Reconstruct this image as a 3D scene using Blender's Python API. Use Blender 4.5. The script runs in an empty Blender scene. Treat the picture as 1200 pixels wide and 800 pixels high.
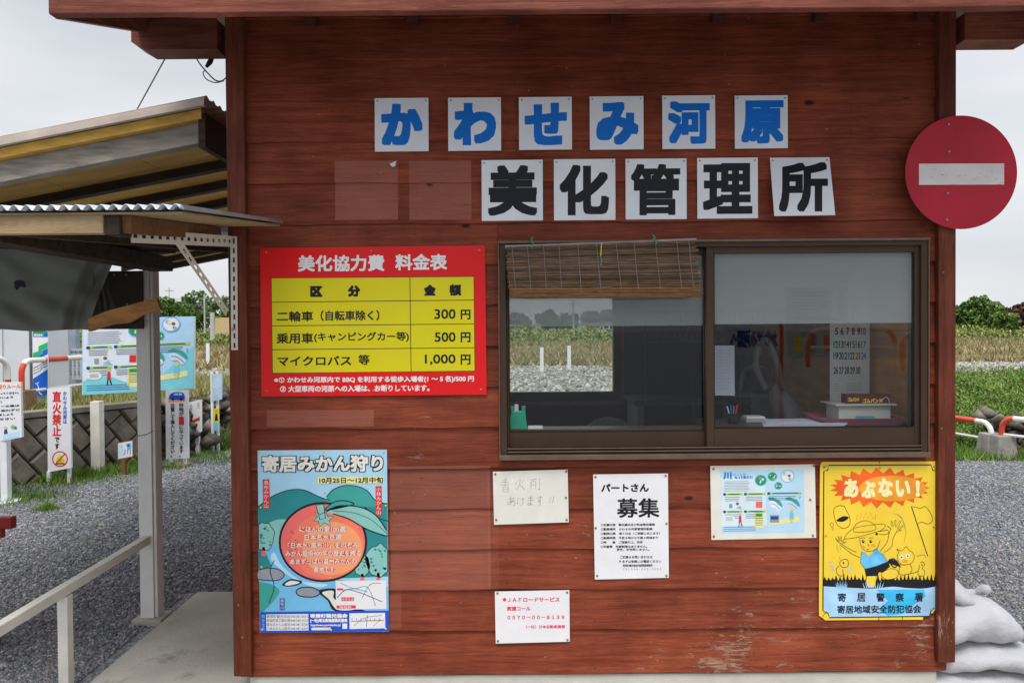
import bpy, math, random
import numpy as np
from mathutils import Vector, Matrix
from mathutils.geometry import tessellate_polygon
random.seed(7); RNG = np.random.default_rng(7)
R = math.radians
SC = bpy.context.scene
COL = SC.collection
# ------------------------------------------------------------------ camera
FPX = 876.0
CAM = Vector((0, -3.0, 1.47))
ROT = (Matrix.Rotation(R(90 - 0.92), 3, 'X') @ Matrix.Rotation(R(-0.45), 3, 'Z'))
cd = bpy.data.cameras.new('camera'); cam = bpy.data.objects.new('camera', cd); COL.objects.link(cam)
cam.matrix_world = Matrix.Translation(CAM) @ ROT.to_4x4()
cd.sensor_width = 36; cd.lens = FPX / 1200 * 36; cd.clip_start = 0.05; cd.clip_end = 6000
SC.camera = cam
# ------------------------------------------------------------------ light
SUN_EL, SUN_AZ = 60, 188      # azimuth the light comes from, clockwise from +Y
w = bpy.data.worlds.new('World'); SC.world = w; w.use_nodes = True
nt = w.node_tree; N = nt.nodes; L = nt.links
bg = N['Background']
sky = N.new('ShaderNodeTexSky'); sky.sky_type = 'NISHITA'; sky.sun_disc = False
sky.sun_elevation = R(SUN_EL); sky.sun_rotation = R(SUN_AZ); sky.air_density = 1.0; sky.dust_density = 3
tc = N.new('ShaderNodeTexCoord')
mp = N.new('ShaderNodeMapping'); mp.inputs['Scale'].default_value = (1.2, 1.2, 4.0); mp.inputs['Location'].default_value = (3.1, 1.7, .4)
nz = N.new('ShaderNodeTexNoise'); nz.inputs['Scale'].default_value = 1.7; nz.inputs['Detail'].default_value = 6; nz.inputs['Roughness'].default_value = .5
cr = N.new('ShaderNodeValToRGB')
cr.color_ramp.elements[0].position = .32; cr.color_ramp.elements[0].color = (5.0, 5.25, 5.65, 1)
cr.color_ramp.elements[1].position = .68; cr.color_ramp.elements[1].color = (6.9, 7.0, 7.15, 1)
mx = N.new('ShaderNodeMix'); mx.data_type = 'RGBA'; mx.inputs['Factor'].default_value = .88
L.new(tc.outputs['Generated'], mp.inputs['Vector']); L.new(mp.outputs['Vector'], nz.inputs['Vector'])
L.new(nz.outputs['Fac'], cr.inputs['Fac']); L.new(sky.outputs['Color'], mx.inputs[6]); L.new(cr.outputs['Color'], mx.inputs[7])
sx_ = N.new('ShaderNodeSeparateXYZ'); L.new(tc.outputs['Generated'], sx_.inputs[0])
zg = N.new('ShaderNodeMapRange'); zg.inputs[1].default_value = .38; zg.inputs[2].default_value = 1.0; zg.inputs[3].default_value = 1.0; zg.inputs[4].default_value = 3.0
L.new(sx_.outputs[2], zg.inputs[0]); vs_ = N.new('ShaderNodeVectorMath'); vs_.operation = 'SCALE'
L.new(mx.outputs[2], vs_.inputs[0]); L.new(zg.outputs[0], vs_.inputs['Scale']); L.new(vs_.outputs[0], bg.inputs['Color']); bg.inputs['Strength'].default_value = .1
sd = bpy.data.lights.new('sun', 'SUN'); sd.energy = 1.5; sd.angle = R(22); sd.color = (1, .96, .9)
sun = bpy.data.objects.new('sun', sd); COL.objects.link(sun)
sdir = Vector((math.sin(R(SUN_AZ)) * math.cos(R(SUN_EL)), math.cos(R(SUN_AZ)) * math.cos(R(SUN_EL)), math.sin(R(SUN_EL))))
sun.rotation_euler = sdir.to_track_quat('Z', 'Y').to_euler()
SC.view_settings.view_transform = 'Standard'; SC.view_settings.look = 'None'
SC.view_settings.exposure = 0.42; SC.view_settings.gamma = 1
SC.cycles.max_bounces = 8; SC.cycles.transparent_max_bounces = 16

# ------------------------------------------------------------------ helpers
def ray(px, py):
    return ROT @ Vector(((px - 600) / FPX, (400 - py) / FPX, -1))
def P(px, py, Y):                 # point of the plane y=Y seen at photo pixel
    d = ray(px, py); return CAM + d * ((Y - CAM.y) / d.y)
def G(px, py, z=0.0):             # point of the level z seen at photo pixel
    d = ray(px, py); return CAM + d * ((z - CAM.z) / d.z)
def new_mat(name):
    m = bpy.data.materials.new(name); m.use_nodes = True
    return m, m.node_tree.nodes, m.node_tree.links, m.node_tree.nodes['Principled BSDF']
MATS = {}
def mat(name, col, rough=.6, var=.12, scale=6, bump=0.0, bscale=None, metal=0, stretch=(1, 1, 1), spec=.22, rand=0.0, coat=0, detail=4, dirt=None):
    if name in MATS: return MATS[name]
    m, n, l, b = new_mat(name)
    g = n.new('ShaderNodeNewGeometry'); mp = n.new('ShaderNodeMapping'); mp.inputs['Scale'].default_value = stretch
    l.new(g.outputs['Position'], mp.inputs['Vector'])
    t = n.new('ShaderNodeTexNoise'); t.inputs['Scale'].default_value = scale; t.inputs['Detail'].default_value = detail
    l.new(mp.outputs[0], t.inputs['Vector'])
    r = n.new('ShaderNodeValToRGB'); r.color_ramp.elements[0].position = .3; r.color_ramp.elements[1].position = .7
    r.color_ramp.elements[0].color = (*[max(0, c * (1 - var)) for c in col], 1)
    r.color_ramp.elements[1].color = (*[min(1, c * (1 + var)) for c in col], 1)
    l.new(t.outputs['Fac'], r.inputs['Fac'])
    out = r.outputs['Color']
    if dirt:                       # (colour, amount threshold, scale)
        d = n.new('ShaderNodeTexNoise'); d.inputs['Scale'].default_value = dirt[2]; d.inputs['Detail'].default_value = 8; d.inputs['Roughness'].default_value = .7
        l.new(mp.outputs[0], d.inputs['Vector'])
        rr = n.new('ShaderNodeValToRGB'); rr.color_ramp.elements[0].position = dirt[1]; rr.color_ramp.elements[1].position = min(1, dirt[1] + .15)
        l.new(d.outputs['Fac'], rr.inputs['Fac'])
        x = n.new('ShaderNodeMix'); x.data_type = 'RGBA'; l.new(rr.outputs['Color'], x.inputs['Factor']); l.new(out, x.inputs[6]); x.inputs[7].default_value = (*dirt[0], 1)
        out = x.outputs[2]
    if rand:
        oi = n.new('ShaderNodeObjectInfo'); mr = n.new('ShaderNodeMapRange'); mr.inputs[3].default_value = 1 - rand; mr.inputs[4].default_value = 1 + rand
        l.new(oi.outputs['Random'], mr.inputs[0])
        x = n.new('ShaderNodeVectorMath'); x.operation = 'SCALE'; l.new(out, x.inputs[0]); l.new(mr.outputs[0], x.inputs['Scale']); out = x.outputs[0]
    l.new(out, b.inputs['Base Color'])
    b.inputs['Roughness'].default_value = rough; b.inputs['Metallic'].default_value = metal
    b.inputs['Specular IOR Level'].default_value = spec; b.inputs['Coat Weight'].default_value = coat
    if bump:
        t2 = n.new('ShaderNodeTexNoise'); t2.inputs['Scale'].default_value = bscale or scale * 4; t2.inputs['Detail'].default_value = 6
        l.new(mp.outputs[0], t2.inputs['Vector'])
        bp = n.new('ShaderNodeBump'); bp.inputs['Strength'].default_value = bump; bp.inputs['Distance'].default_value = .01
        l.new(t2.outputs['Fac'], bp.inputs['Height']); l.new(bp.outputs[0], b.inputs['Normal'])
    MATS[name] = m; return m

class MB:
    """collects faces (world coordinates) with materials, builds one mesh object"""
    def __init__(s): s.v = []; s.f = []; s.mi = []; s.mats = []
    def idx(s, m):
        if m not in s.mats: s.mats.append(m)
        return s.mats.index(m)
    def add(s, vs, fs, m):
        o = len(s.v); s.v += [tuple(v) for v in vs]; k = s.idx(m)
        for f in fs: s.f.append([i + o for i in f]); s.mi.append(k)
    def box(s, x0, x1, y0, y1, z0, z1, m):
        vs = [(x, y, z) for z in (z0, z1) for y in (y0, y1) for x in (x0, x1)]
        s.add(vs, [(0, 2, 3, 1), (4, 5, 7, 6), (0, 1, 5, 4), (2, 6, 7, 3), (0, 4, 6, 2), (1, 3, 7, 5)], m); return s
    def bar(s, a, b, w, h, m, up=(0, 0, 1), n=1, wob=0.0):   # box from a to b; w across, h along up
        a = Vector(a); b = Vector(b); d = (b - a).normalized(); up = Vector(up)
        sx = d.cross(up)
        if sx.length < 1e-4: sx = d.cross(Vector((0, 1, 0)))
        sx.normalize(); uz = sx.cross(d).normalized(); vs = []; fs = []
        for i in range(n + 1):
            c = a + (b - a) * (i / n); q = Vector((random.uniform(-wob, wob) for _ in range(3)))
            for (p, r) in ((-1, -1), (1, -1), (1, 1), (-1, 1)): vs.append(c + q + sx * (w / 2 * p) + uz * (h / 2 * r))
        for i in range(n):
            for k in range(4): fs.append((i * 4 + k, i * 4 + (k + 1) % 4, i * 4 + 4 + (k + 1) % 4, i * 4 + 4 + k))
        fs.append((3, 2, 1, 0)); fs.append(tuple(n * 4 + k for k in range(4)))
        s.add(vs, fs, m); return s
    def tube(s, pts, r, m, seg=8, cols=None):
        pts = [Vector(p) for p in pts]; vs = []; n = len(pts)
        rs = r if isinstance(r, (list, tuple)) else [r] * n
        ref = Vector((.13, .21, 1)).normalized()
        for i, p in enumerate(pts):
            d = (pts[min(i + 1, n - 1)] - pts[max(i - 1, 0)]).normalized()
            a = d.cross(ref).normalized(); b = d.cross(a).normalized()
            for k in range(seg):
                t = 2 * math.pi * k / seg; vs.append(p + (a * math.cos(t) + b * math.sin(t)) * rs[i])
        o = len(s.v); s.v += [tuple(v) for v in vs]
        for i in range(n - 1):
            mm = cols(i) if cols else m; k2 = s.idx(mm)
            for k in range(seg): s.f.append([o + i * seg + k, o + i * seg + (k + 1) % seg, o + (i + 1) * seg + (k + 1) % seg, o + (i + 1) * seg + k]); s.mi.append(k2)
        k2 = s.idx(cols(0) if cols else m)
        s.f.append([o + k for k in range(seg)]); s.mi.append(k2); s.f.append([o + (n - 1) * seg + k for k in reversed(range(seg))]); s.mi.append(k2)
        return s
    def extr(s, poly, d, m, side=None):       # planar polygon (3-D points) extruded by vector d
        poly = [Vector(p) for p in poly]; d = Vector(d); n = len(poly)
        tr = tessellate_polygon([poly])
        s.add(poly, tr, m); s.add([p + d for p in poly], [tuple(reversed(t)) for t in tr], side or m)
        s.add(poly + [p + d for p in poly], [(i, (i + 1) % n, n + (i + 1) % n, n + i) for i in range(n)], side or m); return s
    def build(s, name, parent=None, smooth=False, bevel=0, **props):
        me = bpy.data.meshes.new(name)
        off = Vector((0, 0, 0)); q = parent
        while q is not None: off += q.location; q = q.parent
        v = np.array(s.v, dtype=np.float32) - np.array(off, dtype=np.float32)
        me.from_pydata(v.tolist(), [], s.f)
        for m in s.mats: me.materials.append(m)
        me.polygons.foreach_set('material_index', s.mi)
        if smooth: me.polygons.foreach_set('use_smooth', [True] * len(s.f))
        me.update()
        o = bpy.data.objects.new(name, me); COL.objects.link(o)
        if parent: o.parent = parent
        if bevel:
            b = o.modifiers.new('edge', 'BEVEL'); b.width = bevel; b.segments = 2; b.limit_method = 'ANGLE'; b.angle_limit = R(40)
        for k, x in props.items(): o[k] = x
        return o
def thing(name, label, cat, loc=(0, 0, 0), group=None):
    o = bpy.data.objects.new(name, None); COL.objects.link(o); o.location = loc; o.empty_display_size = .1
    o['label'] = label; o['category'] = cat
    if group: o['group'] = group
    return o
def raw(name, v, f, m, parent=None, kind=None, mi=None, smooth=False):
    me = bpy.data.meshes.new(name); v = np.asarray(v, np.float32); f = np.asarray(f, np.int32)
    me.vertices.add(len(v)); me.vertices.foreach_set('co', v.ravel())
    k = f.shape[1]; me.loops.add(f.size); me.loops.foreach_set('vertex_index', f.ravel())
    me.polygons.add(len(f)); me.polygons.foreach_set('loop_start', np.arange(0, f.size, k, dtype=np.int32))
    for q in (m if isinstance(m, list) else [m]): me.materials.append(q)
    if mi is not None: me.polygons.foreach_set('material_index', np.asarray(mi, np.int32))
    if smooth: me.polygons.foreach_set('use_smooth', np.ones(len(f), bool))
    me.update(calc_edges=True); me.validate()
    o = bpy.data.objects.new(name, me); COL.objects.link(o)
    if parent: o.parent = parent
    if kind: o['kind'] = kind
    return o
def copy_tree(o, parent=None, label=None, loc=None):
    c = o.copy(); COL.objects.link(c); c.parent = parent
    if label: c['label'] = label
    if loc is not None: c.location = loc
    for ch in list(o.children): copy_tree(ch, c)
    return c
def smooth_pts(pts, closed=False, n=5):
    pts = [tuple(p) for p in pts]; out = []; k = len(pts); rng = range(k if closed else k - 1)
    g = (lambda i: pts[i % k]) if closed else (lambda i: pts[max(0, min(k - 1, i))])
    for i in rng:
        p0, p1, p2, p3 = g(i - 1), g(i), g(i + 1), g(i + 2)
        for j in range(n):
            t = j / n
            out.append(tuple(.5 * (2 * b + (c - a) * t + (2 * a - 5 * b + 4 * c - d) * t * t + (3 * b - a - 3 * c + d) * t ** 3) for a, b, c, d in zip(p0, p1, p2, p3)))
    if not closed: out.append(pts[-1])
    return out

GL = {}
def glyphs(s):
    """outline of a string as flat triangles (from the text tool's own font)"""
    if s in GL: return GL[s]
    c = bpy.data.curves.new('t', 'FONT'); c.body = s; c.size = 1; c.resolution_u = 3
    o = bpy.data.objects.new('t', c); COL.objects.link(o)
    dg = bpy.context.evaluated_depsgraph_get(); dg.update()
    me = bpy.data.meshes.new_from_object(o.evaluated_get(dg)); me.calc_loop_triangles()
    v = np.array([tuple(x.co)[:2] for x in me.vertices]).reshape(-1, 2)
    t = np.array([tuple(x.vertices) for x in me.loop_triangles]).reshape(-1, 3)
    bpy.data.objects.remove(o); bpy.data.curves.remove(c); bpy.data.meshes.remove(me)
    GL[s] = (v, t); return v, t

TILT = .007
class Art:
    """flat print on a real plane: points are read off the photograph and cast onto the sign's own plane"""
    def __init__(s, px, py, Y, yaw=0, src=(0, 0, 1), lay=.00012, pitch=0):
        s.o = P(px, py, Y); s.n = (Matrix.Rotation(R(yaw), 3, 'Z') @ Matrix.Rotation(R(pitch), 3, 'X') @ Vector((0, -1, 0))).normalized()
        s.src = src; s.lay = lay; s.mb = MB(); s.tx = MB()
    def m(s, u, v, z=0):
        px = s.src[0] + u / s.src[2]; py = s.src[1] + v / s.src[2]
        d = ray(px, py); o = s.o + s.n * (z * s.lay)
        return CAM + d * ((o - CAM).dot(s.n) / d.dot(s.n))
    def board(s, pts, thick, m, side=None):
        b = MB(); b.extr([s.m(*p) for p in pts], -s.n * thick, m, side); return b
    def rect(s, x0, y0, x1, y1, m, z=1):
        t = TILT; xc = (x0 + x1) / 2; f = lambda x, y: (x, y - (x - xc) * t)
        s.poly([f(x0, y0), f(x1, y0), f(x1, y1), f(x0, y1)], m, z)
    def poly(s, pts, m, z=1):
        q = [s.m(*p, z) for p in pts]; s.mb.add(q, tessellate_polygon([q]), m)
    def circ(s, cx, cy, r, m, z=1, ry=None, n=28, a0=0, a1=360):
        s.poly([(cx + r * math.cos(R(a0 + (a1 - a0) * i / n)), cy + (ry or r) * math.sin(R(a0 + (a1 - a0) * i / n))) for i in range(n)], m, z)
    def stroke(s, pts, w, m, z=2, closed=False, sm=True):
        if sm and len(pts) > 2: pts = smooth_pts(pts, closed, 5)
        k = len(pts); A = []
        for i in range(k):
            a = pts[(i - 1) % k] if closed else pts[max(0, i - 1)]; b = pts[(i + 1) % k] if closed else pts[min(k - 1, i + 1)]
            dx, dy = b[0] - a[0], b[1] - a[1]; l = math.hypot(dx, dy) or 1
            nx, ny = -dy / l * w / 2, dx / l * w / 2
            A.append(s.m(pts[i][0] + nx, pts[i][1] + ny, z)); A.append(s.m(pts[i][0] - nx, pts[i][1] - ny, z))
        e = k if closed else k - 1
        s.mb.add(A, [(2 * i, 2 * i + 1, (2 * i + 3) % (2 * k), (2 * i + 2) % (2 * k)) for i in range(e)], m)
    def text(s, t, x0, y0, x1, y1, m, z=4, bold=0, tilt=None, flip=False):
        v, f = glyphs(t)
        if not len(v): return
        if bold > 1.25: x0 += bold * .8; x1 -= bold * .8; y0 += bold * .8; y1 -= bold * .8
        lo, hi = v.min(0), v.max(0); sx = (x1 - x0) / max(1e-6, hi[0] - lo[0]); sy = (y1 - y0) / max(1e-6, hi[1] - lo[1])
        s._put(v, f, x0 - lo[0] * sx, y1 + lo[1] * sy, sx, sy, m, z, bold, (x0 + x1) / 2, TILT if tilt is None else tilt)
    def _put(s, v, f, ox, oy, sx, sy, m, z, bold, xc, tilt):
        offs = [(0, 0)]
        if bold: offs = [(bold * .9 * a, bold * .9 * c) for a, c in ((1, 1), (-1, 1), (1, -1), (-1, -1), (1, 0), (-1, 0), (0, 1), (0, -1))]
        if bold > 2: offs += [(bold * .9 * a, bold * .9 * c) for a in (-1, -.5, 0, .5, 1) for c in (-1, -.5, 0, .5, 1) if (abs(a) == .5 or abs(c) == .5) and max(abs(a), abs(c)) == 1]
        for i, (dx, dy) in enumerate(offs):
            q = []
            for a in v:
                x = ox + a[0] * sx + dx; y = oy - a[1] * sy + dy
                q.append(s.m(x, y - (x - xc) * tilt, z + i * (.12 if bold <= 2 else .06)))
            s.tx.add(q, f.tolist(), m)
    def vtext(s, t, xc, y0, y1, w, m, z=4, bold=0):
        h = (y1 - y0) / len(t)
        for i, c in enumerate(t):
            if c == ' ': continue
            v, f = glyphs('ー' if c == '|' else c)
            if c == '|': v = np.stack([v[:, 1] + .12, .88 - v[:, 0]], 1)
            s._put(v, f, xc - w / 2, y0 + h * (i + .88), w, h, m, z, bold, xc, 0)
    def done(s, parent, art='printed_picture', txt='lettering'):
        if s.mb.v: s.mb.build(art, parent)
        if s.tx.v: s.tx.build(txt, parent)

# ------------------------------------------------------------------ materials
def wood_red(name, base, peel=.62, patches=True):
    m, n, l, b = new_mat(name)
    g = n.new('ShaderNodeNewGeometry'); pos = g.outputs['Position']
    oi = n.new('ShaderNodeObjectInfo')
    add = n.new('ShaderNodeVectorMath'); add.operation = 'ADD'; cx = n.new('ShaderNodeCombineXYZ')
    rm = n.new('ShaderNodeMath'); rm.operation = 'MULTIPLY'; rm.inputs[1].default_value = 37; l.new(oi.outputs['Random'], rm.inputs[0]); l.new(rm.outputs[0], cx.inputs[0])
    l.new(pos, add.inputs[0]); l.new(cx.outputs[0], add.inputs[1])
    mp = n.new('ShaderNodeMapping'); mp.inputs['Scale'].default_value = (1.3, 1.3, 22) if patches else (22, 22, 1.3); l.new(add.outputs[0], mp.inputs[0])
    mp2 = n.new('ShaderNodeMapping'); mp2.inputs['Scale'].default_value = (5, 5, 90) if patches else (90, 90, 5); l.new(add.outputs[0], mp2.inputs[0])
    def noise(v, s, d=5, r=.6, dist=0):
        t = n.new('ShaderNodeTexNoise'); t.inputs['Scale'].default_value = s; t.inputs['Detail'].default_value = d; t.inputs['Roughness'].default_value = r; t.inputs['Distortion'].default_value = dist
        l.new(v, t.inputs['Vector']); return t.outputs['Fac']
    def ramp(f, a, c, ca=(0, 0, 0, 1), cc=(1, 1, 1, 1)):
        r = n.new('ShaderNodeValToRGB'); r.color_ramp.elements[0].position = a; r.color_ramp.elements[1].position = c
        r.color_ramp.elements[0].color = ca; r.color_ramp.elements[1].color = cc; l.new(f, r.inputs['Fac']); return r.outputs['Color']
    def mix(f, a, c, t='MIX'):
        x = n.new('ShaderNodeMix'); x.data_type = 'RGBA'; x.blend_type = t
        for sck, val in ((x.inputs['Factor'], f), (x.inputs[6], a), (x.inputs[7], c)):
            if isinstance(val, (tuple, float, int)): sck.default_value = (*val, 1) if isinstance(val, tuple) and len(val) == 3 else val
            else: l.new(val, sck)
        return x.outputs[2]
    def math_(op, a, c):
        x = n.new('ShaderNodeMath'); x.operation = op
        for i, val in enumerate((a, c)):
            if isinstance(val, (float, int)): x.inputs[i].default_value = val
            else: l.new(val, x.inputs[i])
        return x.outputs[0]
    B = base
    c1 = ramp(noise(mp.outputs[0], 2.2, 6, .65, .6), .28, .72, (B[0] * .6, B[1] * .5, B[2] * .5, 1), (B[0] * 1.25, B[1] * 1.35, B[2] * 1.3, 1))
    c2 = ramp(noise(pos, 3.0, 5, .6), .3, .7, (.62, .56, .56, 1), (1.2, 1.2, 1.18, 1))
    c = mix(1.0, c1, c2, 'MULTIPLY')
    fine = ramp(noise(mp2.outputs[0], 3.0, 4, .7), .35, .62, (.55, .5, .5, 1), (1.05, 1.05, 1.05, 1))
    c = mix(.55, c, mix(1.0, c, fine, 'MULTIPLY'))
    # per-board tone
    mr = n.new('ShaderNodeMapRange'); mr.inputs[3].default_value = .76; mr.inputs[4].default_value = 1.20; l.new(oi.outputs['Random'], mr.inputs[0])
    sc = n.new('ShaderNodeVectorMath'); sc.operation = 'SCALE'; l.new(c, sc.inputs[0]); l.new(mr.outputs[0], sc.inputs['Scale']); c = sc.outputs[0]
    sp = n.new('ShaderNodeSeparateXYZ'); l.new(pos, sp.inputs[0]); X, Z = sp.outputs[0], sp.outputs[2]
    if patches:                    # unfaded, dustier fields left by notices that were taken down
        tot = None
        for (a0, b0, a1, b1, k) in ((393, 188, 466, 258, .55), (480, 188, 552, 258, .55), (313, 480, 438, 500, .4), (458, 545, 574, 690, .33), (572, 552, 584, 690, .12), (416, 692, 470, 736, .2)):
            p0 = P(a0, b1, -.02); p1 = P(a1, b0, -.02)
            q = math_('MULTIPLY', math_('MULTIPLY', math_('GREATER_THAN', X, p0.x), math_('LESS_THAN', X, p1.x)), math_('MULTIPLY', math_('GREATER_THAN', Z, p0.z), math_('LESS_THAN', Z, p1.z)))
            q = math_('MULTIPLY', q, k); tot = q if tot is None else math_('ADD', tot, q)
        tot = math_('MULTIPLY', tot, math_('ADD', .55, noise(pos, 9)))
        c = mix(tot, c, (.36, .135, .10))
    # knots
    vo = n.new('ShaderNodeTexVoronoi'); vo.inputs['Scale'].default_value = 3.1; vm = n.new('ShaderNodeMapping'); vm.inputs['Scale'].default_value = (.8, .1, 1.6) if patches else (3, 3, .8); l.new(add.outputs[0], vm.inputs[0]); l.new(vm.outputs[0], vo.inputs['Vector'])
    kn = ramp(vo.outputs['Distance'], .035, .06, (1, 1, 1, 1), (0, 0, 0, 1))
    c = mix(kn, c, (.03, .012, .01))
    # peeled paint, more towards the splash zone near the ground
    zl = n.new('ShaderNodeMapRange'); l.new(Z, zl.inputs[0]); zl.inputs[1].default_value = .1; zl.inputs[2].default_value = 1.9; zl.inputs[3].default_value = .035; zl.inputs[4].default_value = -.03
    mp3 = n.new('ShaderNodeMapping'); mp3.inputs['Scale'].default_value = (3.5, 3.5, 15) if patches else (15, 15, 3.5); l.new(add.outputs[0], mp3.inputs[0])
    pf = math_('ADD', math_('ADD', math_('MULTIPLY', noise(mp3.outputs[0], 3.4, 10, .8, .8), .62), math_('MULTIPLY', noise(pos, 1.9, 3), .38)), zl.outputs[0])
    pm = ramp(pf, peel, peel + .035)
    c = mix(math_('MULTIPLY', pm, .8), c, ramp(noise(mp2.outputs[0], 2), .3, .7, (.30, .13, .08, 1), (.46, .33, .25, 1)))
    mp4 = n.new('ShaderNodeMapping'); mp4.inputs['Scale'].default_value = (2.2, 2.2, 120) if patches else (120, 120, 2.2); l.new(add.outputs[0], mp4.inputs[0])
    crk = math_('MULTIPLY', ramp(noise(mp4.outputs[0], 2.4, 3, .6, .3), .655, .70), ramp(noise(pos, 2.3, 4), .42, .62))
    c = mix(math_('MULTIPLY', crk, .75), c, (.045, .018, .012))
    vs2 = n.new('ShaderNodeTexVoronoi'); vs2.inputs['Scale'].default_value = 16; l.new(add.outputs[0], vs2.inputs['Vector'])
    spk = math_('MULTIPLY', ramp(vs2.outputs['Distance'], .045, .075, (1, 1, 1, 1), (0, 0, 0, 1)), ramp(noise(pos, 5, 2), .52, .60))
    c = mix(math_('MULTIPLY', spk, .6), c, (.40, .25, .19))
    l.new(c, b.inputs['Base Color'])
    b.inputs['Roughness'].default_value = .55; b.inputs['Specular IOR Level'].default_value = .16
    h = math_('ADD', math_('MULTIPLY', noise(mp2.outputs[0], 2.5, 5, .7), .6), math_('MULTIPLY', pm, -.5))
    h = math_('ADD', h, math_('MULTIPLY', noise(mp.outputs[0], 3, 6), .8)); h = math_('ADD', h, math_('MULTIPLY', crk, -.9))
    bp = n.new('ShaderNodeBump'); bp.inputs['Strength'].default_value = .6; bp.inputs['Distance'].default_value = .004
    l.new(h, bp.inputs['Height']); l.new(bp.outputs[0], b.inputs['Normal'])
    return m
RED = wood_red('weathered_red_paint', (.250, .057, .028), .603)
REDV = wood_red('weathered_red_post', (.165, .044, .023), .64, False)
REDROOF = wood_red('red_brown_fascia', (.24, .072, .046), .70)
DKRED = mat('dark_red_stain', (.10, .03, .02), .6, .3, 5, .3, 40, stretch=(1, 8, 8))
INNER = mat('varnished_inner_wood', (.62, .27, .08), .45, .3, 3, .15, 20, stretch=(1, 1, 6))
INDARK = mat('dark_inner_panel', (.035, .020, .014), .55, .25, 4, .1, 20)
CONC = mat('concrete', (.43, .41, .36), .85, .22, 2.2, .35, 60, dirt=((.22, .205, .17), .545, 4.5))
CONCP = mat('painted_concrete', (.52, .51, .45), .8, .10, 6, .25, 50, dirt=((.22, .21, .18), .63, 14))
CONCD = mat('old_block_concrete', (.175, .155, .125), .9, .3, 6, .5, 30, rand=.16, dirt=((.075, .07, .055), .55, 5))
WHITE = mat('white_enamel', (.72, .74, .76), .35, .04, 8)
PLATE = mat('white_plastic_plate', (.76, .78, .81), .3, .05, 7, dirt=((.50, .47, .40), .68, 8))
PAPER = mat('laminated_paper', (.74, .74, .77), .35, .04, 12)
PAPERY = mat('aged_paper', (.70, .69, .62), .45, .05, 14, dirt=((.55, .44, .26), .66, 12))
BLUE = mat('blue_letter', (.0, .155, .60), .4, .05, 10)
BLACK = mat('black_print', (.012, .013, .018), .45, .05, 10)
SOFTK = mat('grey_print', (.10, .10, .12), .5, .05, 10)
GREYT = mat('pale_grey_print', (.32, .33, .33), .6, .3, 60)
REDB = mat('bright_red_board', (.72, .012, .014), .3, .05, 4)
YEL = mat('yellow_print', (.68, .60, .01), .3, .04, 4)
WPR = mat('white_print', (.80, .79, .78), .4, .03, 10)
PINK = mat('pink_red_print', (.72, .05, .10), .45, .08, 20)
STEELW = mat('off_white_painted_steel', (.68, .66, .59), .5, .10, 9, .12, 60, dirt=((.28, .22, .14), .66, 18))
POSTW = mat('white_painted_post', (.70, .69, .66), .5, .08, 6, .15, 60, dirt=((.27, .25, .20), .64, 9))
BRN = mat('bronze_aluminium', (.060, .036, .023), .42, .10, 8, metal=.25)
BRNL = mat('worn_bronze_aluminium', (.15, .105, .075), .38, .16, 20, metal=.4)
RUB = mat('black_rubber', (.012, .012, .012), .6)
SCREW = mat('dull_steel', (.30, .29, .27), .4, .2, 90, metal=.7)
BRASS = mat('brass_tack', (.27, .15, .06), .4, .2, 90, metal=.6)
NOENT = mat('no_entry_red', (.46, .016, .035), .38, .14, 3.5, .05, 30)
NOBAR = mat('scuffed_white_bar', (.70, .66, .64), .45, .05, 10, stretch=(1, 1, 2.2), dirt=((.50, .05, .07), .585, 30))
GALV = mat('galvanised_corrugated', (.40, .43, .47), .38, .15, 12, metal=.55)
BEIGE = mat('beige_sheet_metal', (.50, .42, .36), .5, .12, 9)
PLY = mat('yellow_plywood', (.84, .50, .12), .6, .22, 3, .1, 40, stretch=(1, 4, 1))
PLYY = mat('yellow_board', (.52, .30, .06), .6, .25, 6, stretch=(2, 1, 6))
GREYWOOD = mat('weathered_grey_wood', (.30, .265, .215), .8, .3, 7, .5, 40, stretch=(1, 6, 7), dirt=((.09, .07, .05), .62, 4))
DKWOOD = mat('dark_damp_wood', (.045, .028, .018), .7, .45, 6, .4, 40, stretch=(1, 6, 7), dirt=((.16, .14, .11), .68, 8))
MIDWOOD = mat('brown_rafter', (.155, .078, .036), .65, .25, 6, .3, 40, stretch=(1, 5, 7))
LTWOOD = mat('pale_board', (.33, .235, .125), .65, .22, 5, .3, 40, stretch=(1, 6, 7))
NEWWOOD = mat('orange_pine_plank', (.43, .20, .062), .6, .3, 6, .2, 30, stretch=(1.5, 2, 8), dirt=((.10, .045, .02), .66, 6))
TARP = mat('olive_grey_tarpaulin', (.15, .155, .13), .5, .12, 2, .06, 8)
PANEL = mat('dark_steel_panel', (.045, .038, .03), .55, .2, 6)

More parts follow.
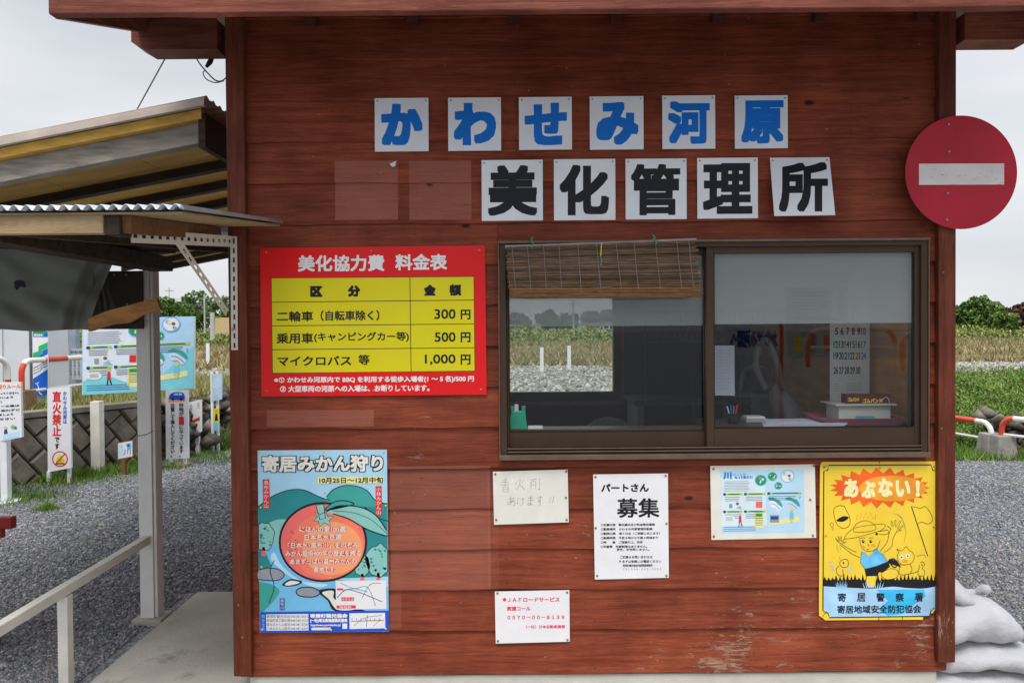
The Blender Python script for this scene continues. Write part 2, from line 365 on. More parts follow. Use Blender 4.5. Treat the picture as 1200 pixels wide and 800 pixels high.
# ------------------------------------------------------------------ ground
def ground_mat():
    m, n, l, b = new_mat('open_ground')
    g = n.new('ShaderNodeNewGeometry'); pos = g.outputs['Position']
    sp = n.new('ShaderNodeSeparateXYZ'); l.new(pos, sp.inputs[0]); X, Y, Z = sp.outputs
    def mth(op, a, c=0.0, clamp=False):
        x = n.new('ShaderNodeMath'); x.operation = op; x.use_clamp = clamp
        for i, val in enumerate((a, c)):
            if isinstance(val, (float, int)): x.inputs[i].default_value = val
            else: l.new(val, x.inputs[i])
        return x.outputs[0]
    def noise(s, d=5, r=.6):
        t = n.new('ShaderNodeTexNoise'); t.inputs['Scale'].default_value = s; t.inputs['Detail'].default_value = d; t.inputs['Roughness'].default_value = r
        l.new(pos, t.inputs['Vector']); return t.outputs['Fac']
    def ramp(f, st):
        r = n.new('ShaderNodeValToRGB')
        while len(r.color_ramp.elements) < len(st): r.color_ramp.elements.new(.5)
        for e, (p, c) in zip(r.color_ramp.elements, st): e.position = p; e.color = (*c, 1)
        l.new(f, r.inputs['Fac']); return r.outputs['Color']
    def mix(f, a, c):
        x = n.new('ShaderNodeMix'); x.data_type = 'RGBA'; l.new(f, x.inputs['Factor']); l.new(a, x.inputs[6]); l.new(c, x.inputs[7]); return x.outputs[2]
    def step(v, e, wdt): return mth('DIVIDE', mth('SUBTRACT', v, e), wdt, True)
    vo = n.new('ShaderNodeTexVoronoi'); vo.inputs['Scale'].default_value = 62; l.new(pos, vo.inputs['Vector'])
    sv = n.new('ShaderNodeSeparateColor'); l.new(vo.outputs['Color'], sv.inputs[0])
    gravel = ramp(mth('ADD', mth('MULTIPLY', sv.outputs[0], .75), mth('MULTIPLY', noise(3), .25)), [(0, (.10, .107, .12)), (.5, (.20, .21, .23)), (.85, (.31, .32, .34)), (1, (.48, .47, .46))])
    vb = n.new('ShaderNodeTexVoronoi'); vb.inputs['Scale'].default_value = 7; l.new(pos, vb.inputs['Vector'])
    sb = n.new('ShaderNodeSeparateColor'); l.new(vb.outputs['Color'], sb.inputs[0])
    stones = ramp(sb.outputs[0], [(0, (.16, .155, .14)), (.5, (.30, .29, .26)), (1, (.50, .48, .44))])
    grass = ramp(noise(5), [(.3, (.05, .10, .018)), (.55, (.11, .16, .04)), (.75, (.20, .19, .07))])
    tan = ramp(noise(.6, 8, .7), [(.3, (.13, .11, .05)), (.5, (.27, .215, .12)), (.72, (.34, .27, .155))])
    green = ramp(noise(.25, 8, .7), [(.3, (.04, .075, .02)), (.55, (.09, .12, .035)), (.75, (.16, .15, .06))])
    wob = mth('MULTIPLY', mth('SUBTRACT', noise(.5), .5), 3.0)
    Yw = mth('ADD', Y, mth('MULTIPLY', mth('SUBTRACT', noise(1.2), .5), 1.6))
    Yf = mth('ADD', Y, mth('MULTIPLY', wob, 2.0))
    c = mix(step(mth('SUBTRACT', Yw, mth('MULTIPLY', X, -.12)), 6.1, .25), gravel, grass)
    c = mix(step(Yw, 8.1, .3), c, stones)
    right = mth('MULTIPLY', step(X, 3.2, .5), mth('SUBTRACT', 1.0, step(Yw, 14.5, .5)))
    right = mth('MULTIPLY', right, step(Yw, 5.6, .3))
    c = mix(right, c, grass)
    c = mix(step(Yf, 24.5, 1.5), c, tan)
    c = mix(step(Yf, 50, 6), c, green)
    l.new(c, b.inputs['Base Color']); b.inputs['Roughness'].default_value = .9; b.inputs['Specular IOR Level'].default_value = .25
    bp = n.new('ShaderNodeBump'); bp.inputs['Strength'].default_value = .9; bp.inputs['Distance'].default_value = .01
    l.new(vo.outputs['Distance'], bp.inputs['Height']); l.new(bp.outputs[0], b.inputs['Normal'])
    return m
GROUND = ground_mat()
def sst(x, a, b): t = np.clip((x - a) / (b - a), 0, 1); return t * t * (3 - 2 * t)
def height(x, y):
    x = np.asarray(x, float); y = np.asarray(y, float)
    h = .012 * np.sin(x * 1.3 + y * .7) * np.sin(y * .9 - x * .4) * sst(y, 1.5, 4)
    mound = sst(x, 3.2, 4.6) * sst(y, 5.4, 10.5) * (1 - sst(y, 11.5, 15))
    h += mound * (.50 + .05 * np.sin(x * 1.1 + 1) + .03 * np.sin(y * 2.1 + x))
    h += .05 * np.sin(x * .8) * np.sin(y * .6) * sst(y, 8, 12)
    h += sst(y, 40, 110) * .9 + sst(y, 110, 400) * 3.0
    return h
ys = np.concatenate([np.linspace(-300, -20, 12), np.linspace(-18, 4, 30), np.linspace(4.4, 20, 60), np.geomspace(20.6, 2500, 60)])
xs = np.concatenate([-np.geomspace(2500, 12.5, 26), np.linspace(-12, 12, 81), np.geomspace(12.5, 2500, 26)])
gx, gy = np.meshgrid(xs, ys); gz = height(gx, gy)
v = np.stack([gx.ravel(), gy.ravel(), gz.ravel()], 1); nx = len(xs); ny = len(ys)
ii = (np.arange(ny - 1)[:, None] * nx + np.arange(nx - 1)[None]).ravel()
raw('ground', v, np.stack([ii, ii + 1, ii + nx + 1, ii + nx], 1), GROUND, kind='structure', smooth=True)

def rock_field(name, pos, size, m, flat=.7, mats=None):
    """many deformed octahedra as one mesh"""
    n = len(pos)
    base = np.array([[1, 0, 0], [-1, 0, 0], [0, 1, 0], [0, -1, 0], [0, 0, 1], [0, 0, -1]], float)
    f = np.array([[0, 2, 4], [2, 1, 4], [1, 3, 4], [3, 0, 4], [2, 0, 5], [1, 2, 5], [3, 1, 5], [0, 3, 5]])
    V = base[None] + RNG.uniform(-.38, .38, (n, 6, 3)); V *= RNG.uniform(.6, 1.25, (n, 1, 3)); V[:, :, 2] *= flat
    a = RNG.uniform(0, 6.28, n); ca, sa = np.cos(a)[:, None], np.sin(a)[:, None]
    t = RNG.normal(0, .35, n); ct, st = np.cos(t)[:, None], np.sin(t)[:, None]
    y, z = V[:, :, 1] * ct - V[:, :, 2] * st, V[:, :, 1] * st + V[:, :, 2] * ct
    x = V[:, :, 0] * ca - y * sa; y = V[:, :, 0] * sa + y * ca
    W = np.stack([x, y, z], 2) * size[:, None, None] + pos[:, None, :]
    F = (f[None] + (np.arange(n) * 6)[:, None, None]).reshape(-1, 3)
    mi = np.repeat(RNG.integers(0, len(m), n), 8)
    return raw(name, W.reshape(-1, 3), F, m, kind='stuff', mi=mi)
GRV = [mat('gravel_%d' % i, tuple(1.3 * q for q in c), .8, .25, 30) for i, c in enumerate([(.105, .112, .127), (.145, .153, .17), (.19, .197, .215), (.075, .08, .092), (.15, .155, .17), (.29, .29, .29), (.125, .132, .15), (.20, .17, .14)])]
RIV = [mat('river_stone_%d' % i, c, .8, .25, 8) for i, c in enumerate([(.36, .35, .32), (.26, .25, .23), (.46, .44, .40), (.19, .185, .17), (.32, .29, .24)])]
def scatter_wedge(n, d0, d1, s0, s1, pw=1.0):
    """points between two sight lines, distance d from the camera"""
    u = RNG.uniform(0, 1, n); d = 1 / (1 / d0 + (1 / d1 - 1 / d0) * u) if pw == 2 else d0 + (d1 - d0) * u
    s = RNG.uniform(s0, s1, n); return s * d, d - 3
x, y = scatter_wedge(62000, 2.75, 8.5, -.72, -.36, 2)
k = ~((x > -1.84) & (y < 1.2)) & ~((x > -1.2) & (y < 2.4)); x, y = x[k], y[k]
sz = RNG.uniform(.0045, .0105, len(x)) * (1 + .05 * (y + 3))
rock_field('gravel_stones', np.stack([x, y, height(x, y) + sz * .25], 1), sz, GRV)
x, y = scatter_wedge(26000, 3.0, 8.3, .57, .72, 2); k = (x > 1.80); x, y = x[k], y[k]
sz = RNG.uniform(.0045, .0105, len(x)) * (1 + .05 * (y + 3))
rock_field('gravel_stones', np.stack([x, y, height(x, y) + sz * .25], 1), sz, GRV)
x, y = scatter_wedge(16000, 11.0, 29, -.62, .22, 1)
sz = RNG.uniform(.03, .085, len(x)) * RNG.uniform(.6, 1.4, len(x))
rock_field('riverbed_stones', np.stack([x, y, height(x, y) + sz * .2], 1), sz, RIV)
x, y = scatter_wedge(5000, 20, 30, .5, .75, 1); sz = RNG.uniform(.04, .12, len(x))
rock_field('riverbed_stones', np.stack([x, y, height(x, y) + sz * .2], 1), sz, RIV)

def blades(name, pos, h, w, m, lean=.35, leaf=False):
    n = len(pos); a = RNG.uniform(0, 6.28, n); d = np.stack([np.cos(a), np.sin(a), 0 * a], 1) * w[:, None] / 2
    l = RNG.normal(0, lean, (n, 2)) * h[:, None]; tip = pos + np.stack([l[:, 0], l[:, 1], h], 1)
    if leaf:
        mid = (pos + tip) / 2; up = np.stack([0 * a, 0 * a, w * .2], 1)
        V = np.stack([pos, mid - d + up, tip, mid + d + up], 1); F = np.arange(n * 4).reshape(-1, 4)
    else:
        V = np.stack([pos - d, pos + d, tip], 1); F = np.arange(n * 3).reshape(-1, 3)
    return raw(name, V.reshape(-1, 3), F, m, kind='stuff', mi=RNG.integers(0, len(m), n))
GRS = [mat('grass_blade_%d' % i, c, .6, .2, 3) for i, c in enumerate([(.09, .19, .022), (.13, .25, .03), (.06, .13, .02), (.20, .25, .05)])]
DRY = [mat('dry_grass_%d' % i, c, .7, .2, 3) for i, c in enumerate([(.33, .27, .11), (.24, .23, .08), (.16, .19, .05), (.40, .32, .16)])]
TANG = [mat('reed_grass_%d' % i, c, .8, .2, 1) for i, c in enumerate([(.34, .27, .15), (.26, .20, .10), (.20, .18, .08), (.38, .31, .18)])]
LEAF = [mat('leaf_%d' % i, c, .55, .25, 2) for i, c in enumerate([(.085, .16, .03), (.13, .22, .045), (.05, .10, .02), (.18, .23, .06)])]
def tuft(n, pts, spread):
    c = np.array([pts[i] for i in RNG.integers(0, len(pts), n)]); q = c[:, :2] + RNG.normal(0, 1, (n, 2)) * np.array(spread) * c[:, 2:3]
    return q
# ------------------------------------------------------------------ retaining wall and terrace on the left
WA, WB = G(-190, 606), G(188, 540)      # foot line of the wall
wd = (WB - WA).normalized(); wn = Vector((wd.y, -wd.x, 0)); WL = (WB - WA).length; WH = .67
terr = MB()
back = Vector((-4.6, 9.9, 0)); ins = -wn * .14
pl = [WA + ins, WB + ins, WB + ins + Vector((.1, 2.0, 0)), Vector((WA.x - 9, 11.2, 0)), Vector((WA.x - 9, WA.y, 0))]
TERR = mat('terrace_turf', (.17, .16, .055), .9, .35, 2.5, .4, 30)
terr.extr([p + Vector((0, 0, WH - .03)) for p in pl], (0, 0, -WH - .2), TERR, CONCD); terr.build('grass_terrace', kind='structure')
rw = thing('retaining_wall', 'low retaining wall of slanted mossy concrete blocks beside the gravel lot', 'retaining wall', WA)
b = MB(); bk = [WA - wn * .13, WB - wn * .13, WB + wn * -.02, WA + wn * -.02]
b.extr([p + Vector((0, 0, WH - .012)) for p in bk], (0, 0, -WH - .1), mat('joint_mortar', (.085, .075, .06), .9)); b.build('mortar_backing', rw)
b = MB(); bk = [WA - wn * .2, WB - wn * .2, WB + wn * .045, WA + wn * .045]
b.extr([p + Vector((0, 0, WH + .03)) for p in bk], (0, 0, -.05), CONCD); b.build('coping', rw, bevel=.008)
def clip_poly(poly, x0, x1, y0, y1):
    for ax, lim, sg in ((0, x0, 1), (0, x1, -1), (1, y0, 1), (1, y1, -1)):
        out = []
        for i in range(len(poly)):
            a, c = poly[i - 1], poly[i]; ia = (a[ax] - lim) * sg >= 0; ic = (c[ax] - lim) * sg >= 0
            if ia != ic:
                t = (lim - a[ax]) / (c[ax] - a[ax]); out.append((a[0] + (c[0] - a[0]) * t, a[1] + (c[1] - a[1]) * t))
            if ic: out.append(c)
        poly = out
        if len(poly) < 3: return []
    return poly
cw, ch = .20, .30; cnt = 0; ang = R(52)
ux = (math.cos(ang), math.sin(ang)); uy = (-math.sin(ang), math.cos(ang))
for i in range(-8, 34):
    for j in range(-36, 10):
        # coursed blocks leaning over: long side along one diagonal
        a0 = i * ch + (.5 * ch if j % 2 else 0); b0 = j * cw
        g_ = .008
        q = [(a0 + g_, b0 + g_), (a0 + ch - g_, b0 + g_), (a0 + ch - g_, b0 + cw - g_), (a0 + g_, b0 + cw - g_)]
        q = [(p[0] * ux[0] + p[1] * uy[0], p[0] * ux[1] + p[1] * uy[1]) for p in q]
        q = [(WL - p[0], p[1]) for p in reversed(q)]
        q = clip_poly(q, 0, WL, -.05, WH - .03)
        if len(q) < 3: continue
        ar = abs(sum(q[k - 1][0] * q[k][1] - q[k][0] * q[k - 1][1] for k in range(len(q)))) / 2
        if ar < .004: continue
        d = random.uniform(-.012, .012); cx = sum(p[0] for p in q) / len(q); cz = sum(p[1] for p in q) / len(q)
        to = lambda p, o: WA + wd * p[0] + Vector((0, 0, p[1])) + wn * o
        m_ = MB(); fr = [to((cx + (p[0] - cx) * .84, cz + (p[1] - cz) * .84), .03 + d) for p in q]; bo = [to(p, .005) for p in q]; bb = [to(p, -.05) for p in q]
        n_ = len(q)
        m_.add(fr + bo + bb, [tuple(range(n_))] + [(i2, n_ + i2, n_ + (i2 + 1) % n_, (i2 + 1) % n_) for i2 in range(n_)] + [(n_ + i2, 2 * n_ + i2, 2 * n_ + (i2 + 1) % n_, n_ + (i2 + 1) % n_) for i2 in range(n_)], CONCD)
        m_.build('concrete_block', rw); cnt += 1
print('blocks', cnt)
# rubble at the wall's end
RUB_ = [mat('rubble_%d' % i, c, .9, .3, 12, .3, 30) for i, c in enumerate([(.10, .085, .065), (.16, .14, .11), (.07, .06, .05)])]
n = 160; t = RNG.uniform(0, 1, n); pz = RNG.uniform(0, 1, n)
px_ = WB.x + .05 + RNG.normal(0, .10, n) + t * .12; py_ = WB.y + .1 + t * 1.9
rock_field('rubble_stones', np.stack([px_ + (1 - pz) * .12, py_, pz * .62 + .03], 1), RNG.uniform(.06, .13, n), RUB_, .8)

# grass and weeds
n = 5200
seg = RNG.uniform(.1, .99, n); off = np.abs(RNG.normal(0, .16, n)) + .04
pts = np.array(WA)[None] + np.array(wd)[None] * (seg * WL)[:, None] + np.array(wn)[None] * off[:, None]
keep = (np.sin(seg * 37) + np.sin(seg * 17 + 2) + 1.2 * (seg > .52)) > .55
pts = pts[keep]; pts[:, 2] = 0
blades('foot_grass', pts, RNG.uniform(.03, .13, len(pts)), RNG.uniform(.006, .014, len(pts)), GRS)
def gpts(lst): return np.array([(G(a, b_).x, G(a, b_).y, c) for a, b_, c in lst])
tp = gpts([(98, 560, .9), (86, 566, .6), (150, 553, .7), (135, 551, .5), (20, 587, .5), (45, 583, .5), (10, 574, .8), (215, 533, .8), (240, 535, .7), (262, 539, .8), (196, 548, .4), (55, 598, .15)])
q = tuft(4200, tp, (.30, .20)); blades('foot_grass', np.stack([q[:, 0], q[:, 1], 0 * q[:, 0]], 1), RNG.uniform(.02, .085, len(q)), RNG.uniform(.006, .013, len(q)), GRS)
x, y = scatter_wedge(9000, 9.2, 11.2, -.56, -.36, 1); blades('foot_grass', np.stack([x, y, height(x, y)], 1), RNG.uniform(.08, .32, len(x)), RNG.uniform(.01, .02, len(x)), GRS + DRY[1:2])
# terrace grass
tu = RNG.uniform(0, 1, (15000, 2)); px_ = WB.x + .05 - tu[:, 0] ** 1.2 * 5.2; py_ = 3.0 + tu[:, 1] * 7.6
s_ = (px_ - WA.x) * wn.x + (py_ - WA.y) * wn.y; k = s_ < -.2; px_, py_ = px_[k], py_[k]
blades('terrace_grass', np.stack([px_, py_, 0 * px_ + WH - .04], 1), RNG.uniform(.06, .22, len(px_)), RNG.uniform(.01, .02, len(px_)), GRS[1:2] + DRY)
# right bank vegetation
x, y = scatter_wedge(85000, 8.9, 14.5, .52, .75, 1); k = RNG.uniform(0, 1, len(x)) < .35 + .65 * (np.sin(x * 2.3) * np.sin(y * 1.9 + x) > -.2)
x, y = x[k], y[k]; h_ = RNG.uniform(.05, .2, len(x)) * (1 + .6 * (np.sin(x * 3 + 1) * np.sin(y * 2.3) > .3))
pz = height(x, y) + RNG.uniform(0, 1, len(x)) * h_ * .9
blades('bank_vegetation', np.stack([x, y, pz], 1), RNG.uniform(.02, .06, len(x)), RNG.uniform(.010, .024, len(x)), LEAF[:2] + LEAF[3:] + GRS[:2] + GRS[3:] + DRY[2:3], .9, True)
x, y = scatter_wedge(9000, 8.1, 9.6, .52, .8, 1); blades('foot_grass', np.stack([x, y, height(x, y)], 1), RNG.uniform(.03, .12, len(x)), RNG.uniform(.008, .016, len(x)), GRS)
# tan river plain
x, y = scatter_wedge(70000, 28, 68, -.72, .75, 1); k = (x / (y + 3) < -.3) | (x / (y + 3) > .5) | (np.abs(x / (y + 3) - .06) < .12); x, y = x[k], y[k]
k = np.sin(x * .5 + y * .2) + np.sin(y * .45 - x * .13) > -.9; x, y = x[k], y[k]
blades('dry_river_grass', np.stack([x, y, height(x, y)], 1), RNG.uniform(.12, .45, len(x)), RNG.uniform(.06, .14, len(x)), TANG + DRY[2:3], .5)
# scrub of the far bank
x, y = scatter_wedge(70000, 66, 105, -.72, .75, 1); k = (x / (y + 3) < -.3) | (x / (y + 3) > .5) | (np.abs(x / (y + 3) - .06) < .12); x, y = x[k], y[k]
hh = np.clip(.30 + .35 * np.sin(x * .33 + 1) * np.sin(y * .21) + .4 * np.sin(x * .9), .25, 2.0)
blades('far_bank_scrub', np.stack([x, y, height(x, y) + RNG.uniform(0, 1, len(x)) * hh], 1), RNG.uniform(.15, .4, len(x)), RNG.uniform(.12, .28, len(x)), LEAF[:2] + LEAF[3:] + GRS[3:4] + DRY[:3], .8, True)

# ------------------------------------------------------------------ far trees and houses
TL = {'green': LEAF[:3], 'mid': [LEAF[0], LEAF[1], LEAF[3]], 'maroon': [mat('maroon_leaf_%d' % i, c, .6, .2, 2) for i, c in enumerate([(.075, .03, .028), (.11, .05, .04), (.045, .035, .022)])]}
BARK = mat('bark', (.07, .055, .04), .9, .3, 3)
TP = {}
def crown_mesh(kind, seed, rx, rz):
    r = np.random.default_rng(seed); nc = 34; c = r.normal(0, 1, (nc, 3)); c /= np.linalg.norm(c, axis=1)[:, None]; c *= r.uniform(.2, 1, (nc, 1)) ** .5
    c *= np.array([rx, rx, rz]); c[:, 2] += rz * 1.15
    cs = r.uniform(.22, .42, nc) * rx; n = 2600; w_ = r.integers(0, nc, n)
    d = r.normal(0, 1, (n, 3)); d /= np.linalg.norm(d, axis=1)[:, None]; p = c[w_] + d * cs[w_][:, None] * r.uniform(.5, 1.05, (n, 1))
    u = r.normal(0, 1, (n, 3)); u /= np.linalg.norm(u, axis=1)[:, None]; v2 = np.cross(u, r.normal(0, 1, (n, 3))); v2 /= np.linalg.norm(v2, axis=1)[:, None]
    s_ = r.uniform(.12, .26, (n, 1)); V = np.stack([p - u * s_, p + v2 * s_ * .7, p + u * s_, p - v2 * s_ * .7], 1)
    me_o = raw('crown', V.reshape(-1, 3), np.arange(n * 4).reshape(-1, 4), TL[kind], mi=r.integers(0, 3, n)); me = me_o.data
    bpy.data.objects.remove(me_o); return me
def tree(px, topy, d, wpx, kind, label, seed):
    base = P(px, 386, d - 3); zt = P(px, topy, d - 3).z; g0 = float(height(base.x, base.y)); H = zt - g0; rx = wpx / FPX * d / 2
    t = thing('tree', label, 'tree', (base.x, base.y, g0), 'trees of the far bank')
    me = crown_mesh(kind, seed, rx, H * .42); c = bpy.data.objects.new('crown', me); COL.objects.link(c); c.parent = t; c.location = (0, 0, H * .08)
    b = MB(); x0, y0 = base.x, base.y; b.tube([(x0, y0, g0 - .2), (x0 + .05, y0, g0 + H * .3), (x0 - .1, y0, g0 + H * .7)], [H * .04, H * .03, H * .012], BARK, 6)
    for k in range(4):
        a = k * 1.7 + seed; b.tube([(x0, y0, g0 + H * (.25 + .1 * k)), (x0 + math.cos(a) * rx * .6, y0 + math.sin(a) * rx * .6, g0 + H * (.5 + .09 * k))], [H * .015, H * .006], BARK, 5)
    b.build('trunk', t)
far = [(150, 352, 96, 34, 'mid', 'mid green tree just left of the pale canopy post'), (193, 343, 100, 34, 'green', 'dark tree right of the canopy post, in front of a house'),
       (212, 352, 112, 26, 'mid', 'small round tree between two taller far trees'), (233, 341, 100, 44, 'green', 'widest dark green tree behind the utility pole'),
       (262, 344, 96, 30, 'green', 'dark tree beside the hut corner post'),
       (640, 363, 125, 24, 'green', 'round tree seen through the left window under the reed blind'), (612, 370, 130, 20, 'mid', 'low tree seen through the window left edge'), (664, 368, 118, 30, 'green', 'broad low tree in front of houses seen through the window'),
       (1126, 356, 90, 26, 'green', 'dark tree against the hut right post'), (1144, 347, 88, 34, 'green', 'tallest dark tree right of the hut'), (1163, 356, 86, 30, 'mid', 'bushy mid green tree beside the tallest one'),
       (1188, 357, 84, 26, 'maroon', 'reddish brown tree near the right edge'), (1203, 350, 88, 22, 'maroon', 'taller reddish tree cut by the right edge'), (1178, 366, 78, 24, 'mid', 'low light green tree before the reddish ones')]
for i, a in enumerate(far): tree(a[0], a[1], a[2], a[3], a[4], a[5], 20 + i)
HW = [mat('house_wall_cream', (.50, .40, .30), .8), mat('house_wall_pink', (.50, .36, .31), .8), mat('house_wall_white', (.60, .60, .58), .8)]
HR = mat('grey_roof_tile', (.11, .11, .12), .7, .2, 2); HWIN = mat('dark_window_pane', (.04, .05, .06), .2)
def house(px0, px1, topy, boty, d, wm, label, group='houses beyond the river'):
    a = P(px0, boty, d - 3); c = P(px1, topy, d - 3); g0 = float(height(a.x, a.y)); x0, x1 = a.x, c.x; y0 = a.y; zt = c.z; zw = g0 + (zt - g0) * .62
    t = thing('house', label, 'house', ((x0 + x1) / 2, y0, g0), group)
    MB().box(x0, x1, y0, y0 + 6, g0 - .5, zw, wm).build('wall', t)
    b = MB(); xm = (x0 + x1) / 2; b.extr([(x0 - .4, y0 - .5, zw), (x1 + .4, y0 - .5, zw), (x1 - (x1 - x0) * .22, y0 - .5 + .2, zt), (x0 + (x1 - x0) * .22, y0 - .5 + .2, zt)], (0, 7, 0), HR); b.build('roof', t)
    for k in range(2):
        for j in range(3):
            wx = x0 + (x1 - x0) * (.2 + .3 * j); wz = g0 + (zw - g0) * (.18 + .48 * k)
            wo = MB().box(wx - .5, wx + .5, y0 - .06, y0 + .03, wz, wz + .8, mat('window_frame_white', (.6, .6, .6))).build('window', t)
            MB().box(wx - .42, wx + .42, y0 - .08, y0 - .055, wz + .08, wz + .72, HWIN).build('pane', wo)
house(205, 226, 353, 384, 118, HW[0], 'cream house between the far trees left of the hut')
house(684, 704, 364, 383, 128, HW[1], 'pink walled house seen through the window, left one of a pair')
house(706, 728, 362, 383, 130, HW[0], 'cream house seen through the window, behind the inner window edge')
house(596, 611, 366, 383, 122, HW[2], 'white house seen through the window at its left edge')
house(1148, 1176, 353, 384, 135, HW[1], 'brownish house half hidden behind trees right of the hut')
b = MB(); a = P(252, 384, 82); c = P(268, 372, 82); b.box(a.x, c.x + 3, a.y, a.y + 3, a.z - 1, c.z, mat('ochre_wall', (.55, .40, .22), .8))
b.build('shed', label='low ochre shed on the far bank beside the pole', category='shed')
def pole(px, top, d, r, label):
    a = P(px, 384, d - 3); zt = P(px, top, d - 3).z; g0 = float(height(a.x, a.y)); t = thing('utility_pole', label, 'utility pole', (a.x, a.y, g0), 'utility poles beyond the river')
    m_ = mat('pole_concrete', (.45, .44, .42), .8); MB().tube([(a.x, a.y, g0 - .2), (a.x, a.y, zt)], [r * 1.2, r], m_, 8).build('mast', t)
    MB().bar((a.x - .7, a.y, zt - .5), (a.x + .7, a.y, zt - .5), .1, .1, SCREW).build('crossarm', t)
pole(240, 345, 90, .09, 'pale utility pole before the dark trees left of the hut'); pole(199, 337, 120, .07, 'thin pole above the left tree line'); pole(249, 366, 70, .2, 'stout white marker pole near the ochre shed'); pole(672, 352, 110, .12, 'pole seen through the left window above the scrub')
b = MB(); b.tube([P(120, 362, 100), P(200, 351, 97), P(290, 347, 95)], .03, BLACK, 4); b.build('power_line', label='thin power line sagging above the far trees', category='cable')
# white boundary posts in the river plain
for i, (px, t_, bt) in enumerate(((635, 407, 436), (667, 405, 435), (244, 402, 430))):
    a = G(px, bt); c = P(px, t_, a.y); t = MB().box(a.x - .06, a.x + .06, a.y - .05, a.y + .05, float(height(a.x, a.y)) - .05, c.z, WHITE).build('marker_post', label=('white stake in the dry grass seen through the window, left one', 'white stake in the dry grass seen through the window, right one', 'white stake in the dry grass between canopy post and hut')[i], category='stake', group='white stakes on the river plain')

# ------------------------------------------------------------------ hut
XL = P(275, 500, 0).x; XR = P(1111, 500, 0).x; YB = 2.35
ZB = P(690, 786, 0).z
T = P(640, 16, -.60).z + .02 + .31 * .60 + .055      # wall head, just below the roof boards
hut = thing('booth', 'red weatherboarded management hut with a sliding service window', 'hut', ((XL + XR) / 2, 1.2, 0))
WX0, WX1 = P(586, 410, 0).x, P(1080, 410, 0).x; WZ0, WZ1 = P(830, 532, 0).z, P(830, 284, 0).z
rows = []
z = P(690, 737, -.02).z; pitch = 47.8 / 876 * 2.98
zz = [ZB] + [z + pitch * k for k in range(0, 17)]
def plank(x0, x1, z0, z1, last=False):
    n = max(6, int((x1 - x0) * 14)); b = MB(); vs = []; fs = []
    ph = random.uniform(0, 9)
    for i in range(n + 1):
        x = x0 + (x1 - x0) * i / n; e = .0016 * math.sin(x * 9 + ph) + .0012 * math.sin(x * 23 + ph * 2) + random.uniform(-.0006, .0006); yb = -.0240 + .0012 * math.sin(x * 5 + ph)
        vs += [(x, yb + .010, z0 + e), (x, yb, z0 + e + .002), (x, yb + .0006, z0 + e + .02), (x, -.0122, z1 + .010), (x, .0, z1 + .010)]
    for i in range(n):
        for k in range(4): fs.append((i * 5 + k, i * 5 + 5 + k, i * 5 + 6 + k, i * 5 + 1 + k))
    fs += [(4, 3, 2, 1, 0), tuple(n * 5 + k for k in range(5))]
    b.add(vs, fs, RED); b.build('plank', hut)
wx0, wx1, wz0, wz1 = WX0 - .004, WX1 + .004, WZ0 + .006, WZ1 - .006
for k in range(len(zz) - 1):
    z0, z1 = zz[k], zz[k + 1]
    if z0 > T - .03: break
    z1 = min(z1, T - .012)
    x0, x1 = XL + .02, XR - .02
    if z1 <= wz0 or z0 >= wz1: plank(x0, x1, z0, z1)
    else:
        if z0 < wz0 and wz0 - z0 > .01: plank(wx0, wx1, z0, wz0 - .014)
        if z1 > wz1 and z1 - wz1 > .01: plank(wx0, wx1, wz1 + .002, z1)
        plank(x0, wx0 - .001, z0, z1); plank(wx1 + .001, x1, z0, z1)
nl = MB(); NAIL = mat('nail_head', (.05, .03, .022), .6, .4, 60)
for k in range(len(zz) - 1):
    for j in range(9):
        x_ = XL + .06 + (XR - XL - .12) * j / 8 + random.uniform(-.01, .01)
        for dz_ in (.03, .12):
            z_ = zz[k] + dz_ + random.uniform(-.006, .006)
            if z_ > 2.75 or (wx0 - .01 < x_ < wx1 + .01 and wz0 - .03 < z_ < wz1 + .02) or random.random() < .25: continue
            yy_ = -.0240 + .0115 * (z_ - zz[k]) / pitch
            nl.tube([(x_, yy_ + .004, z_), (x_, yy_ - .0022, z_)], .0026, NAIL, 6)
nl.build('nail_heads', hut, kind='stuff')
# inner lining, side and back walls
def wallbox(name, *a, m=INNER): return MB().box(*a, m).build(name, hut)
b = MB()
b.box(XL + .01, wx0, .001, .05, ZB, T, INNER); b.box(wx1, XR - .01, .001, .05, ZB, T, INNER); b.box(wx0 + .0005, wx1 - .0005, .001, .05, ZB, wz0, INNER); b.box(wx0 + .0005, wx1 - .0005, .001, .05, wz1, T, INNER)
b.build('wall_lining', hut)
TB = T + .31 * YB - .01
for x0_, m_ in ((XL + .012, INNER), (XR - .06, INNER)):
    b = MB(); b.extr([(x0_, .051, ZB), (x0_, YB, ZB), (x0_, YB, TB), (x0_, .051, T)], (.048, 0, 0), m_); b.build('side_wall', hut)
for sgn, xw in ((-1, XL + .0115), (1, XR - .0115)):
    for k in range(24):
        z0, z1 = ZB + pitch * k, ZB + pitch * (k + 1); ya = .046 if z1 < T else max(.046, (z1 - T) / .31 + .02)
        if ya > YB - .2: break
        b = MB(); b.extr([(xw, ya, z0), (xw + sgn * .020, ya, z0 + .001), (xw + sgn * .012, ya, z1 + .008), (xw, ya, z1 + .008)], (0, YB - ya, 0), REDV if 0 else RED); b.build('plank', hut)
bx0, bx1 = -.75, P(718, 400, YB).x + .02; bz0, bz1 = P(660, 463, YB).z, 2.0
b = MB(); b.box(XL + .061, bx0, YB - .05, YB, ZB, TB - .02, INDARK); b.box(bx1, XR - .061, YB - .05, YB, ZB, TB - .02, INDARK); b.box(bx0 + .0005, bx1 - .0005, YB - .05, YB, ZB, bz0, INDARK); b.box(bx0 + .0005, bx1 - .0005, YB - .05, YB, bz1, TB - .02, INDARK); b.build('back_wall', hut)
